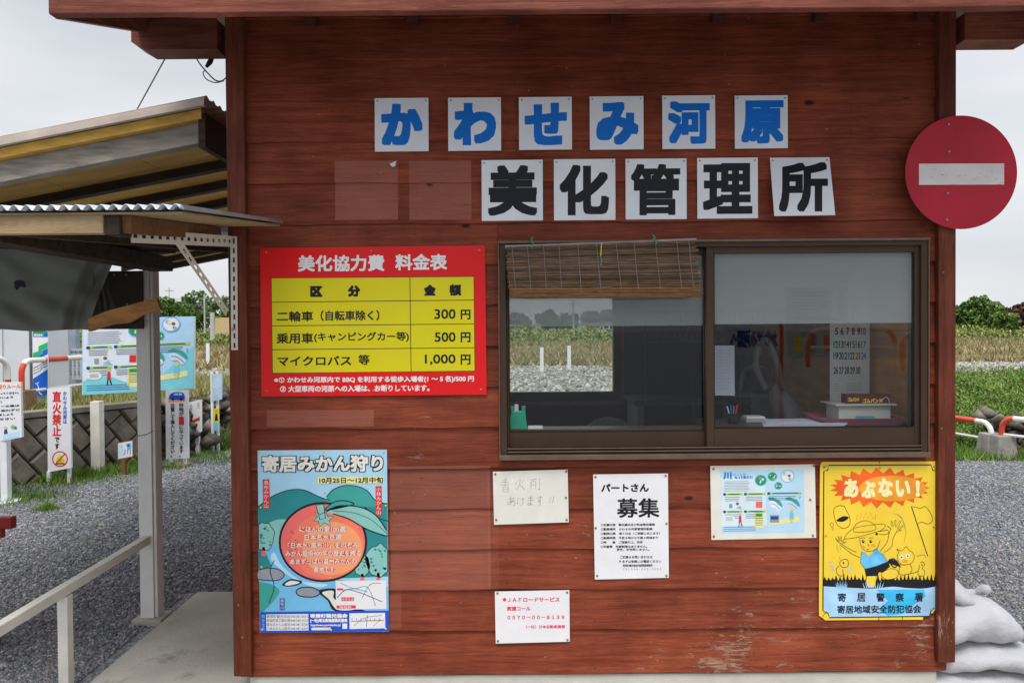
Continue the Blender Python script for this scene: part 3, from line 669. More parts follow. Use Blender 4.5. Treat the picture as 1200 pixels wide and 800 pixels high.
wallbox('floor_slab', XL + .061, XR - .061, .051, YB - .051, .0, .12, m=INDARK)
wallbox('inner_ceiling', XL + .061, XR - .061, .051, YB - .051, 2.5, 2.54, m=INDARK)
# corner posts
for (a, c) in ((265.5, 275), (1098, 1102)):
    pass
def cpost(xa, xb, zlow):
    b = MB(); b.box(xa, xb, -.052, .045, zlow, T, REDV); b.build('corner_post', hut, bevel=.004)
cpost(P(268.5, 400, -.05).x, P(289.5, 400, -.05).x, P(284, 792, -.05).z); cpost(P(1100, 400, -.05).x, P(1120, 400, -.05).x, P(1112, 776, -.05).z)
# foundation
MB().box(XL + .05, XR - .05, -.012, YB - .02, -.05, ZB - .006, CONCP).build('foundation', hut, bevel=.006)
# roof: rises to the back
yf = -.60; zf = P(640, 16, yf).z; xf0 = P(62, 10, yf).x; xf1 = 2.25; sl = .31; yb2 = YB + .35
def zr(y): return zf + .02 + sl * (y - yf)
roof = MB(); roof.extr([(xf0 + .03, yf + .03, zr(yf) + .10), (xf1 - .03, yf + .03, zr(yf) + .10), (xf1 - .03, yb2, zr(yb2) + .10), (xf0 + .03, yb2, zr(yb2) + .10)], (0, 0, -.03), DKRED); ro = roof.build('roof', hut)
b = MB(); b.box(xf0, xf1, yf - .025, yf + .012, zf, zf + .20, REDROOF); b.build('fascia', ro, bevel=.004)
for xx in (xf0, xf1 - .03):
    b = MB(); b.extr([(xx, yf + .013, zf), (xx, yf + .013, zf + .17), (xx, yb2, zr(yb2) + .16), (xx, yb2, zr(yb2) - .01)], (.03, 0, 0), REDROOF); b.build('barge_board', ro)
for k in range(9):
    xx = xf0 + .25 + k * (xf1 - xf0 - .5) / 8
    if not (XL - .02 < xx < XR + .02): continue
    b = MB(); b.extr([(xx, -.05, zr(-.05) + .0), (xx, -.05, zr(-.05) + .066), (xx, yb2 - .05, zr(yb2 - .05) + .066), (xx, yb2 - .05, zr(yb2 - .05) + .0)], (.045, 0, 0), DKRED); b.build('rafter', ro)
b = MB(); b.extr([(xf0 + .04, yf + .04, zr(yf) + .165), (xf1 + .02, yf - .04, zr(yf) + .145), (xf1 + .02, yb2 + .02, zr(yb2) + .16), (xf0 - .02, yb2 + .02, zr(yb2) + .16)], (0, 0, -.02), GALV); b.build('metal_sheet', ro)
# wall plate with chamfered end
pa = P(158, 40, -.02); zt, zbm = P(200, 22, -.05).z, P(200, 57, -.05).z - .003
zbm2 = zbm
for side in (0, 1):
    if side == 0: pts = [(pa.x, zt), (XL - .03, zt), (XL - .03, zbm), (pa.x + .05, zbm), (pa.x, zbm + .03)]
    else: pts = [(XR + .036, zt), (xf1 - .2, zt), (xf1 - .2, zbm + .012), (XR + .036, zbm + .012)]
    b = MB(); b.extr([(p[0], -.05, p[1] + (.0)) for p in pts], (0, .11, 0), REDROOF); b.build('wall_plate', hut, bevel=.003)
if 0: b.extr([(xf0 + .03, -.04 + .5, zr(.4) - .10), (XL, .46, zr(.4) - .10), (XL, .46, zr(.4)), (xf0 + .03, .46, zr(.4))], (0, .04, 0), DKRED)

# service window
def glass_mat():
    m, n, l, b = new_mat('window_glass'); out = n['Material Output']
    tr = n.new('ShaderNodeBsdfTransparent'); tr.inputs[0].default_value = (.93, .95, .94, 1); gl = n.new('ShaderNodeBsdfGlossy'); gl.inputs['Roughness'].default_value = .004
    fr = n.new('ShaderNodeFresnel'); fr.inputs['IOR'].default_value = 1.62
    g = n.new('ShaderNodeNewGeometry'); t = n.new('ShaderNodeTexNoise'); t.inputs['Scale'].default_value = 1.6; l.new(g.outputs['Position'], t.inputs['Vector'])
    bp = n.new('ShaderNodeBump'); bp.inputs['Strength'].default_value = .03; bp.inputs['Distance'].default_value = .02; l.new(t.outputs['Fac'], bp.inputs['Height']); l.new(bp.outputs[0], gl.inputs['Normal'])
    x = n.new('ShaderNodeMixShader'); bf = n.new('ShaderNodeMath'); bf.operation = 'MULTIPLY'; iv = n.new('ShaderNodeMath'); iv.operation = 'SUBTRACT'; iv.inputs[0].default_value = 1; l.new(g.outputs['Backfacing'], iv.inputs[1]); l.new(fr.outputs[0], bf.inputs[0]); l.new(iv.outputs[0], bf.inputs[1]); l.new(bf.outputs[0], x.inputs[0]); l.new(tr.outputs[0], x.inputs[1]); l.new(gl.outputs[0], x.inputs[2]); l.new(x.outputs[0], out.inputs[0]); return m
GLASS = glass_mat()
def film_mat():
    m, n, l, b = new_mat('translucent_grey_film'); out = n['Material Output']
    tr = n.new('ShaderNodeBsdfTransparent'); df = n.new('ShaderNodeBsdfDiffuse'); df.inputs[0].default_value = (.37, .385, .40, 1)
    x = n.new('ShaderNodeMixShader'); x.inputs[0].default_value = .50; l.new(tr.outputs[0], x.inputs[1]); l.new(df.outputs[0], x.inputs[2]); l.new(x.outputs[0], out.inputs[0]); return m
FILM = film_mat()
win = bpy.data.objects.new('service_window', None); COL.objects.link(win); win.parent = hut; win.location = (0, 0, 0)
win.location = Vector((0, 0, 0))
def wp(px, py, Y=-.03): q = P(px, py, Y); return q.x, q.z
ax0, az1 = WX0, WZ1; ax1, az0 = WX1, WZ0
fw = .026
b = MB(); b.box(ax0, ax0 + fw, -.045, .06, az0, az1, BRN); b.box(ax1 - fw, ax1, -.045, .06, az0, az1, BRN)
b.box(ax0 + fw, ax1 - fw, -.045, .06, az1 - .022, az1, BRN); b.box(ax0 + fw, ax1 - fw, -.038, .06, az0, az0 + .03, BRN); b.build('frame', win, bevel=.002)
b = MB(); b.box(ax0 - .005, ax1 + .005, -.062, -.046, az0 - .008, az0 + .012, BRNL); b.box(ax0 + fw, ax1 - fw, -.050, -.0385, az0 + .020, az0 + .0245, BRNL); b.box(ax0 + fw, ax1 - fw, -.052, -.0385, az0 + .034, az0 + .037, BRNL)
b.box(ax0 - .004, ax1 + .004, -.056, -.046, az1 - .004, az1 + .006, BRNL); b.box(ax0 - .005, ax0 - .0005, -.05, -.02, az0, az1, BRNL); b.box(ax1 + .0005, ax1 + .005, -.05, -.02, az0, az1, BRNL); b.build('track_rail', win, bevel=.0015)
xm = wp(832, 410)[0]
def sash(x0, x1, z0, z1, yc, lw, rw_, tw, bw, fz):
    b = MB(); b.box(x0, x0 + lw, yc - .013, yc + .013, z0, z1, BRN); b.box(x1 - rw_, x1, yc - .013, yc + .013, z0, z1, BRN)
    b.box(x0 + lw, x1 - rw_, yc - .012, yc + .012, z1 - tw, z1, BRN); b.box(x0 + lw, x1 - rw_, yc - .012, yc + .012, z0, z0 + bw, BRN)
    so = b.build('sash', win, bevel=.002)
    MB().box(x0 + lw - .004, x1 - rw_ + .004, yc - .002, yc + .002, z0 + bw - .004, z1 - tw + .004, GLASS).build('glass_pane', win)
    MB().box(x0 + lw + .001, x1 - rw_ - .001, yc + .009, yc + .010, fz, z1 - tw - .0005, FILM).build('frosted_film', win)
    g = MB(); q = .003
    g.box(x0 + lw, x0 + lw + q, yc - .0135, yc - .0121, z0 + bw, z1 - tw, RUB); g.box(x1 - rw_ - q, x1 - rw_, yc - .0135, yc - .0121, z0 + bw, z1 - tw, RUB); g.box(x0 + lw, x1 - rw_, yc - .0135, yc - .0122, z0 + bw, z0 + bw + q, RUB); g.build('gasket', win)
sash(ax0 + fw, xm + .012, az0 + .031, az1 - .023, .012, .010, .026, .026, wp(0, 505)[1] - wp(0, 522)[1] + .006, P(710, 382, .02).z)
sash(xm - .014, ax1 - fw + .004, az0 + .026, az1 - .018, -.018, .030, .022, .030, wp(0, 503)[1] - wp(0, 526)[1] + .004, P(950, 379, -.01).z)
# back window of the hut
bw_ = bpy.data.objects.new('rear_window', None); COL.objects.link(bw_); bw_.parent = hut
b = MB(); f_ = .05
b.box(bx0, bx0 + f_, YB - .07, YB - .01, bz0, bz1, BRN); b.box(bx1 - f_ * .5, bx1, YB - .07, YB - .01, bz0, bz1, BRN); b.box(bx0 + f_, bx1 - f_ * .5, YB - .07, YB - .01, bz0, bz0 + .03, BRN); b.box(bx0 + f_, bx1 - f_ * .5, YB - .07, YB - .01, bz1 - .03, bz1, BRN); b.build('frame', bw_)
TRIM = mat('light_wood_trim', (.34, .20, .11), .5, .15, 8)
b = MB(); b.box(bx1 + .03, bx1 + .05, YB - .075, YB - .051, bz0 - .06, bz1, TRIM); b.box(bx0, bx1 + .03, YB - .08, YB - .051, bz0 - .06, bz0 - .035, TRIM); b.build('trim', bw_)
MB().box(bx0 + f_, bx1 - f_ * .5, YB - .04, YB - .036, bz0 + .03, bz1 - .03, GLASS).build('glass_pane', bw_)

# concrete slab beside the hut
s0, s1 = G(105, 800, .03), G(232, 693, .03)
b = MB(); b.extr([(s0.x - .0, -1.6, .03), (XL + .1, -1.6, .03), (XL + .1, s1.y, .03), (s1.x, s1.y, .03)], (0, 0, -.12), CONC); b.build('pavement', kind='structure')
b = MB(); b.box(XL + .1, 2.3, -1.6, -.012, -.09, .028, CONC); b.build('pavement', kind='structure')

# ------------------------------------------------------------------ reed blind
RD = mat('reed_stem', (.13, .08, .045), .6, .35, 30, stretch=(1, 1, 8), rand=.45)
RDW = mat('worn_reed_roll', (.155, .072, .03), .55, .35, 25, stretch=(1, 1, 8), rand=.45)
RDO = mat('weathered_reed', (.125, .078, .05), .65, .45, 24, stretch=(.6, 1, 8), rand=.5)
STR = mat('grey_cord', (.24, .23, .23), .8)
bl = thing('reed_blind', 'half rolled weathered reed blind hung over the left window pane', 'blind', P(705, 288, -.08))
ra, rb = P(592, 289, -.075), P(816, 280.5, -.075)
MB().tube([ra, (ra + rb) / 2 + Vector((0, 0, -.002)), rb], .0055, mat('grey_pole', (.30, .28, .27), .7, .2, 20), 8).build('top_rod', bl)
NR = 46
for i in range(NR):
    t = (i + .6) / NR; yy = 288.5 + t * 51; m_ = RDO if t < .72 else RD
    lx = 593 + t * 4 + random.uniform(-2.5, 2); rx_ = 814 + t * 8 + random.uniform(-3, 4); ty = -7.5 * (1 - t) ** 1 + random.uniform(-.5, .5)
    A, B = P(lx, yy + .3, -.078 + random.uniform(-.002, .002)), P(rx_, yy + ty, -.078 + random.uniform(-.002, .002))
    pts = [A + (B - A) * (k / 8) + Vector((0, random.uniform(-.001, .001), random.uniform(-.0012, .0012))) for k in range(9)]
    MB().tube(pts, [random.uniform(.0023, .0032) for _ in pts], m_, 5).build('reed', bl)
cA, cB = P(598, 344, -.085), P(820, 342.5, -.085); RR = .0185
for i in range(20):
    a = i / 20 * 6.283; o = Vector((0, math.cos(a) * RR, math.sin(a) * RR * .95)); e0 = Vector((random.uniform(-.006, .004), 0, 0)); e1 = Vector((random.uniform(-.012, .01), 0, 0))
    A, B = cA + o + e0, cB + o + e1
    pts = [A + (B - A) * (k / 8) + Vector((0, random.uniform(-.001, .001), random.uniform(-.0012, .0012))) for k in range(9)]
    MB().tube(pts, .0032, RDW if i % 4 else RD, 5).build('reed', bl)
MB().tube([cA + Vector((.004, 0, 0)), cB + Vector((-.004, 0, 0))], .0165, RDW, 10).build('roll_core', bl)
for xx, x2 in ((600, 604), (618, 622), (637, 640), (655, 658), (677, 681), (699, 704), (722, 728), (743, 748), (768, 774), (793, 799), (807, 813)):
    ty = 289 - (xx - 592) / 224 * 8.5
    MB().tube([P(xx, ty, -.083), P((xx + x2) / 2, 312, -.0835), P(x2, 337, -.092), P(x2, 343, -.106)], .0011, STR, 4).build('cord', bl)
GRT = mat('green_twine', (.02, .33, .17), .6); YLT = mat('yellow_twine', (.62, .50, .03), .6)
for (c_, m_) in ((((624, 278), (623, 282), (625, 286), (623, 290)), GRT), (((765, 275), (768, 279), (765, 280), (769, 283), (769, 286)), GRT), (((705, 284), (704.5, 292), (704, 300)), YLT), (((704, 301), (705, 306), (704, 311)), GRT)):
    MB().tube(smooth_pts([P(a, c2, -.09) for a, c2 in c_], n=4), .0022, m_, 5).build('tie', bl)

# ------------------------------------------------------------------ things on the wall
YW = -.0272
def tacks(parent, pts, Y, m=BRASS, r=.0045):
    for (a, c) in pts:
        q = P(a, c, Y); MB().tube([q + Vector((0, .002, 0)), q + Vector((0, -.002, 0)), q + Vector((0, -.0035, 0))], [r, r, r * .5], m, 8).build('tack', parent)
PLBL = 'white plate with blue character %s in the upper row of the hut name'
def cplate(ch, x0, y0, x1, y1, m, label, box, bold, quad=None, pitch=0, Y=YW, group='upper row of blue character plates'):
    cx, cy = (x0 + x1) / 2, (y0 + y1) / 2; t = thing('character_plate', label, 'sign', P(cx, y1, Y), group)
    A = Art(cx, cy, Y, pitch=pitch); q = quad or [(x0, y0 + .3), (x1, y0 - .3), (x1 + .3, y1 - .3), (x0 + .3, y1 + .3)]
    A.board(q, .0025, PLATE).build('plate', t); A.text(ch, *box, m, 2, bold); A.done(t)
    i_ = 3.2
    tacks(t, [(q[0][0] + i_, q[0][1] + i_), (q[1][0] - i_, q[1][1] + i_)], Y - .001, SCREW, .003)
top = [('か', 439, 115, 502, 177.5, (447, 122, 495, 170)), ('わ', 525, 114.5, 587, 176.7, (532, 121, 581, 170)), ('せ', 608, 113.8, 670, 175.5, (615, 121, 664, 170)), ('み', 691, 113, 754, 175.3, (699, 120, 748, 169.5)), ('河', 776, 112, 838, 174.5, (783, 119, 831.5, 168.5)), ('原', 861, 112, 923, 174, (869, 118, 918, 168))]
names = ['first plate of the blue row, leftmost, lettered か', 'blue character わ on a white plate, second of the upper row', 'blue character せ on a white plate above the black row', 'blue character み on a white plate in the upper row', 'blue character 河 on a white plate, last but one of the upper row', 'blue character 原 on a white plate at the right end']
for k, a in enumerate(top): cplate(a[0], a[1], a[2], a[3], a[4], BLUE, names[k], a[5], 3.2 if k < 4 else 2.7)
bot = [('美', 564.3, 187.5, 636, 258.6, (572, 194, 629.5, 252.5)), ('化', 649, 186.5, 721, 258, (656, 193.5, 713.5, 252)), ('管', 733, 186, 804.5, 257, (739.5, 192.5, 797, 252)), ('理', 817, 185, 888, 256, (824, 191.5, 881.5, 250.5))]
names = ['black character 美 on a white plate, leftmost of the lower row', 'black character 化 on a white plate, second of the lower row', 'dense black character 管 on the middle plate of the lower row', 'black character 理 on a white plate beside the crooked one']
for k, a in enumerate(bot): cplate(a[0], a[1], a[2], a[3], a[4], BLACK, names[k], a[5], 2.6 if k != 2 else 2.2, group='lower row of black character plates')
cplate('所', 902, 185, 979, 253, BLACK, 'crooked plate with black character 所 leaning off the wall', (913, 190.5, 970, 248), 2.5, [(902.3, 185), (972, 184.3), (978.8, 252), (907.5, 253)], -16, YW - .03, group='lower row of black character plates')

def sign_thing(name, label, cat, px, py, Y): return thing(name, label, cat, P(px, py, Y))
# --- fee board
t = sign_thing('fee_board', 'red board with yellow price table left of the window', 'sign', 437, 465, YW)
A = Art(437, 376, YW, src=(300, 250, 3.477))
A.board([(16, 141), (933, 131), (940, 738), (22, 746)], .003, REDB).build('board', t)
A.poly([(61, 262), (889, 256), (893, 643), (66, 652)], BLACK, 1); A.poly([(63.5, 264.5), (886.5, 258.5), (890.5, 640.5), (68.5, 649.5)], YEL, 2)
for (a, c) in (((63, 362), (889, 353)), ((65, 458), (890, 450)), ((66, 555), (891, 547))): A.stroke([a, c], 3.0, BLACK, 3)
A.stroke([(627, 259), (632, 646)], 3.0, BLACK, 3)
A.text('美化協力費', 171, 170, 523, 236, WPR, 4, 2.2); A.text('料金表', 568, 166, 778, 231, WPR, 4, 2.2)
for s_, x0, y0, x1, y1, bd in (('区', 221, 296, 270, 340, 3.4), ('分', 375, 294, 424, 339, 3.4), ('金', 685, 291, 732, 335, 3.2), ('額', 788, 289, 836, 335, 2.6), ('二輪車', 84, 398, 233, 440, 1.3), ('（自転車除く）', 264, 396, 502, 436, 1.2), ('乗用車', 84, 487, 233, 530, 1.3), ('(キャンピングカー等)', 238, 484, 622, 524, 1.0), ('マイクロバス', 88, 581, 388, 620, 1.3), ('等', 418, 576, 462, 616, 1.2), ('300', 728, 391, 812, 429, 1.2), ('円', 834, 392, 874, 432, 1.6), ('500', 729, 485, 812, 522, 1.2), ('円', 834, 484, 874, 525, 1.6), ('1,000', 689, 575, 812, 616, 1.2), ('円', 834, 575, 874, 616, 1.6)):
    A.text(s_, x0, y0, x1, y1, BLACK, 4, bd)
A.text('※① かわせみ河原内で BBQ を利用する徒歩入場者(1 ～ 5 名)/500 円', 75, 664, 887, 690, WPR, 4, .9); A.text('② 大型車両の河原への入場は、お断りしています。', 99, 700, 706, 725, WPR, 4, .9)
A.done(t); tacks(t, [(312, 295), (435, 294), (562, 293), (312.5, 458), (437.5, 457.5), (563.5, 456.5)], YW - .001, SCREW, .0045)

# --- mandarin poster
cS = lambda n_, c, **k: mat('ink_' + n_, c, .3, .05, 14, **k)
SKYB = cS('pale_sky', (.36, .62, .80)); TEAL = cS('teal', (.025, .24, .26)); TEAL2 = cS('green_teal', (.05, .34, .31)); TEALL = cS('light_teal', (.24, .52, .48)); WAT = cS('water_blue', (.17, .48, .76)); WATL = cS('light_water', (.45, .70, .86)); ORG = cS('salmon', (.84, .20, .12)); ORGL = cS('peach', (.86, .34, .16)); ORGP = cS('rose', (.80, .15, .14)); RBL = cS('royal_blue', (.02, .08, .56)); PYEL = cS('pale_yellow', (.74, .72, .34)); GRK = cS('rock_grey', (.28, .30, .34)); RDI = cS('red', (.66, .03, .03)); CREAM = cS('cream', (.74, .72, .66)); LIME = cS('lime', (.36, .60, .05)); GRN = cS('green', (.02, .30, .08)); CYAN = cS('cyan', (.20, .60, .68)); ORANGE = cS('orange', (.80, .30, .03)); NAVY = cS('navy', (.02, .06, .30)); BROWN = cS('brown', (.20, .10, .04)); SKIN = cS('skin', (.62, .42, .28))
t = sign_thing('mandarin_poster', 'illustrated mandarin orange picking poster with a giant orange fruit', 'poster', 378, 741, YW)
A = Art(378, 633, YW, src=(290, 500, 3.2))
A.board([(38, 88), (523, 85), (530, 766), (47, 771)], .001, SKYB).build('sheet', t)
A.poly([(39, 300)] + smooth_pts([(39, 300), (90, 262), (150, 238), (210, 236), (270, 262), (330, 285), (420, 275), (524, 285)]) + [(527, 560), (42, 580)], TEAL, 1)
A.poly(smooth_pts([(296, 262), (320, 236), (360, 220), (410, 222), (450, 240), (480, 275)]) + [(480, 300), (300, 290)], TEAL2, 2)
A.stroke([(296, 262), (320, 236), (360, 220), (410, 222), (450, 240), (480, 275), (524, 290)], 3.5, BLACK, 3); A.stroke([(39, 300), (90, 262), (150, 238), (210, 236), (270, 262), (310, 275)], 3.5, BLACK, 3)
A.poly([(41, 400)] + smooth_pts([(41, 400), (80, 360), (130, 345), (180, 360)]) + [(180, 460), (41, 460)], TEALL, 2)
A.stroke([(470, 330), (500, 380), (526, 410)], 3, BLACK, 3); A.stroke([(440, 300), (490, 340), (526, 352)], 3, BLACK, 3)
A.poly(smooth_pts([(60, 452), (110, 448), (200, 560), (330, 570), (470, 590), (527, 600)]) + [(529, 692), (46, 692), (44, 560), (90, 520)], WAT, 3)
A.poly(smooth_pts([(100, 470), (130, 520), (200, 575), (300, 590), (250, 600), (160, 560), (90, 500)], True), WATL, 4)
A.poly(smooth_pts([(44, 580), (90, 590), (120, 620), (60, 692), (46, 692)]), TEAL2, 4)
A.poly(smooth_pts([(44, 535), (80, 528), (120, 535), (138, 556), (110, 575), (44, 572)], True), GRK, 5); A.stroke([(44, 535), (80, 528), (120, 535), (138, 556), (110, 575), (44, 572)], 3.5, BLACK, 6)
A.poly(smooth_pts([(182, 618), (200, 602), (245, 602), (272, 620), (250, 636), (200, 634)], True), GRK, 5); A.stroke([(182, 618), (200, 602), (245, 602), (272, 620), (250, 636), (200, 634)], 4, BLACK, 6, True)
A.poly(smooth_pts([(262, 614), (330, 606), (332, 640), (380, 668), (440, 690), (330, 690), (300, 650)], True), BLACK, 4); A.poly(smooth_pts([(280, 620), (322, 614), (324, 642), (366, 668), (400, 684), (336, 684), (306, 646)], True), CREAM, 5)
A.poly(smooth_pts([(130, 590), (160, 570), (205, 578), (190, 592), (150, 598)], True), BLACK, 4); A.poly(smooth_pts([(140, 589), (162, 576), (195, 581), (184, 588), (152, 594)], True), CREAM, 5)
A.stroke([(100, 500), (85, 540), (100, 600), (80, 660)], 3, BLACK, 5)
for (bx, by, sc_) in ((60, 410, 1.0), (490, 500, 1.15), (430, 520, .75)):
    rr = random.Random(int(bx)); pts = [(bx + sc_ * (36 + 9 * rr.random()) * math.cos(a * .35), by + sc_ * (46 + 12 * rr.random()) * math.sin(a * .35)) for a in range(18)]
    pts = [(max(42, min(525, p[0])), p[1]) for p in pts]; A.poly(smooth_pts(pts, True), TEALL, 4); A.stroke(pts, 2.5, BLACK, 5, True)
    for k in range(14): A.circ(max(50, min(516, bx + rr.uniform(-26, 26) * sc_)), by + rr.uniform(-36, 36) * sc_, 4.2 * sc_, TEAL if k % 2 else TEAL2, 5, n=8)
    A.poly([(max(46, bx - 4), by + 40 * sc_), (bx + 5, by + 40 * sc_), (bx + 9, by + 72 * sc_), (max(44, bx - 8), by + 72 * sc_)], ORGP, 4)
A.circ(283, 431, 166, BLACK, 7, 150, 48); A.circ(283, 431, 158, ORGP, 8, 142, 48)
A.circ(300, 445, 138, ORG, 9, 122, 40); A.circ(318, 455, 112, ORGL, 10, 100, 36)
for k in range(16):
    rr = random.Random(k); A.circ(283 - 135 + rr.uniform(0, 70), 380 + rr.uniform(0, 120), 3, RDI, 11, n=8)
A.poly([(248, 352), (262, 336), (250, 318), (274, 328), (292, 318), (300, 334), (324, 336), (306, 350), (312, 372), (288, 358), (270, 376), (268, 354)], TEALL, 12); A.stroke([(248, 352), (262, 336), (250, 318), (274, 328), (292, 318), (300, 334), (324, 336), (306, 350), (312, 372), (288, 358), (270, 376), (268, 354)], 2.5, BLACK, 13, True, False)
A.poly([(257, 294), (286, 290), (292, 342), (272, 348)], TEALL, 13); A.stroke([(257, 294), (286, 290), (292, 342), (272, 348)], 3, BLACK, 14, True, False)
A.poly(smooth_pts([(296, 318), (340, 296), (420, 300), (480, 330), (517, 384), (517, 406), (450, 384), (380, 340)], True), TEALL, 12); A.stroke([(296, 318), (340, 296), (420, 300), (480, 330), (519, 384)], 4, BLACK, 13); A.stroke([(519, 408), (450, 384), (380, 345), (320, 325)], 4, BLACK, 13); A.stroke([(320, 314), (400, 322), (470, 352), (522, 400)], 2, BLACK, 13)
A.poly(smooth_pts([(292, 312), (320, 284), (360, 276), (400, 288), (360, 300)], True), TEAL2, 12); A.stroke([(292, 312), (320, 284), (360, 276), (400, 288), (360, 300)], 3.5, BLACK, 13, True)
A.text('寄居みかん狩り', 52, 104, 510, 170, BLACK, 13, 6.5); A.text('寄居みかん狩り', 54, 106, 508, 168, CREAM, 15, 2.6)
A.rect(262, 186, 512, 212, PYEL, 12); A.text('10月25日～12月中旬', 270, 189, 508, 210, BLACK, 14, .8)
for s_, x0, y0, x1, y1 in (('にほんの里100選', 196, 374, 366, 393), ('日本名水百選', 215, 403, 352, 422), ('「日本水･風布川」をのぞみ', 152, 433, 414, 453), ('みかん栽培400年の歴史を誇る', 143, 463, 424, 483), ('あまずっぱい温州みかんの', 160, 493, 408, 513), ('産地です。', 250, 523, 332, 543)):
    A.text(s_, x0, y0, x1, y1, RDI, 12, 2.6); A.text(s_, x0, y0, x1, y1, CREAM, 14, .5)
A.poly([(57, 196), (82, 196), (84, 306), (59, 307)], RDI, 12); A.vtext('風布みかん山', 70, 200, 304, 20, CREAM, 14); A.poly([(480, 222), (503, 221), (505, 330), (482, 331)], RDI, 12); A.vtext('小林みかん山', 492, 225, 328, 19, CREAM, 14)
A.poly([(121, 642), (139, 642), (139, 686), (121, 686)], NAVY, 12); A.vtext('風布川', 130, 644, 684, 14, CREAM, 14)
A.poly([(330, 577), (519, 574), (521, 682), (333, 684)], PAPER, 12)
A.stroke([(336, 640), (370, 610), (420, 620), (470, 640), (505, 655)], 3, SOFTK, 13); A.stroke([(350, 585), (400, 605), (450, 600), (480, 670)], 2, SOFTK, 13); A.stroke([(430, 640), (460, 590), (500, 585)], 2, SOFTK, 13); A.stroke([(355, 612), (400, 606), (450, 618)], 4, WAT, 13); A.rect(336, 604, 358, 612, PINK, 13); A.rect(352, 638, 400, 652, PINK, 13); A.text('みかん山', 355, 640, 398, 650, WPR, 15); A.rect(334, 668, 406, 680, PINK, 13); A.text('寄居駅', 345, 670, 390, 679, WPR, 15)
A.poly([(47, 693), (529, 688), (530, 765), (48, 771)], RBL, 12)
A.poly([(70, 702), (228, 700), (229, 762), (71, 763)], PAPER, 13)
for k, s_ in enumerate(('寄居町観光協会', '寄居町商工観光課', '風布みかん山組合', '小林みかん山組合')): A.text(s_, 72, 704 + k * 15, 160, 716 + k * 15, BLACK, 15); A.text('048-581-%d' % (3012 + k * 1109), 162, 706 + k * 15, 226, 714 + k * 15, BLACK, 15)
A.vtext('問合せ先', 59, 702, 764, 13, CYAN, 14)
A.text('寄居町観光協会', 236, 700, 374, 714, WPR, 14, 1.0); A.text('(一社)埼玉県物産観光協会', 236, 718, 374, 733, WPR, 14, .8); A.text('http://www.yorii-kanko.jp/', 238, 738, 350, 748, WPR, 14, .4)
A.rect(240, 751, 312, 761, CREAM, 13); A.rect(356, 736, 374, 756, PAPER, 13)
A.poly([(382, 698), (516, 696), (517, 754), (383, 757)], PAPER, 13); A.stroke([(388, 728), (510, 724)], 2.5, SOFTK, 14); A.stroke([(450, 704), (446, 750)], 2, SOFTK, 14); A.stroke([(400, 745), (440, 715), (505, 706)], 1.6, SOFTK, 14); A.stroke([(470, 748), (500, 720)], 1.6, PINK, 14)
for k in range(7): A.stroke([(392 + k * 17, 716), (392 + k * 17, 724)], 2, SOFTK, 14)
A.done(t); tacks(t, [(304.5, 530), (379.5, 529), (450, 529.5), (380.5, 576.5), (305.5, 594), (452, 592), (306.5, 664), (387, 676.5), (307, 737), (388, 737.5), (452, 736)], YW, YEL, .0042)

# --- handwritten paper
t = sign_thing('handwritten_notice', 'white sheet with faded handwritten pencil lettering under the window', 'notice', 621, 614, YW); A = Art(621, 582, YW, src=(560, 530, 3.48))
A.board([(61, 78), (366, 69), (371, 284), (66, 294)], .0008, PAPERY).build('sheet', t)
H = lambda l_, w_=2.2: [A.stroke(p, w_, GREYT, 2) for p in l_]
H([[(100, 112), (122, 110)], [(98, 122), (124, 120)], [(94, 133), (128, 130)], [(112, 102), (111, 134)], [(104, 141), (122, 140), (122, 158), (104, 158), (104, 141)], [(106, 150), (120, 149)], [(158, 118), (154, 130)], [(186, 112), (180, 124)], [(172, 106), (170, 130), (156, 152)], [(171, 130), (190, 150)], [(214, 112), (240, 108)], [(218, 118), (216, 150)], [(218, 120), (236, 118), (235, 148)], [(219, 132), (234, 131)], [(252, 104), (252, 150), (246, 146)]])
H([[(122, 190), (150, 186)], [(134, 178), (134, 212)], [(148, 192), (126, 212), (122, 202), (146, 198), (152, 210), (142, 218)], [(164, 184), (162, 212)], [(174, 192), (188, 190)], [(184, 182), (184, 204), (176, 216)], [(204, 186), (226, 184)], [(202, 196), (228, 193)], [(215, 176), (215, 210), (206, 214), (206, 206), (226, 214)], [(240, 184), (264, 182)], [(254, 176), (254, 198), (246, 200), (250, 192), (255, 206), (250, 216)], [(296, 182), (292, 206)], [(310, 178), (304, 206)]])
A.done(t, 'handwriting'); tacks(t, [(580.5, 555), (663.5, 552), (663, 582.5), (581.5, 608.5), (664, 608.5)], YW - .0005)

# --- part-time notice
t = sign_thing('recruitment_notice', 'tall white recruitment notice headed in bold black between window and sill papers', 'notice', 740, 678, YW); A = Art(740, 617, YW, src=(560, 530, 3.48))
t['label'] = 'tall white printed job notice with bold black heading under the window'
A.board([(470, 89), (775, 85), (779, 510), (477, 517)], .0008, PAPER).build('sheet', t)
A.text('パートさん', 503, 127, 697, 160, BLACK, 2, 1.7); A.text('募集', 567, 186, 740, 265, BLACK, 2, 1.8)
for k, (s_, x1) in enumerate((('□応募内容　観光案内及び料金徴収業務', 722), ('□勤務場所　かわせみ河原管理所勤務', 712), ('□勤務日数　週３日位（ご相談に応じます）', 742), ('□勤務時間　午前８時から午後４時頃まで', 735), ('□時　　給　ご面談の上、決定', 672), ('□年齢等　年齢制限はありません。', 690))): A.text(s_, 502, 289 + k * 17.8, x1, 299 + k * 17.8, BLACK, 2, .35)
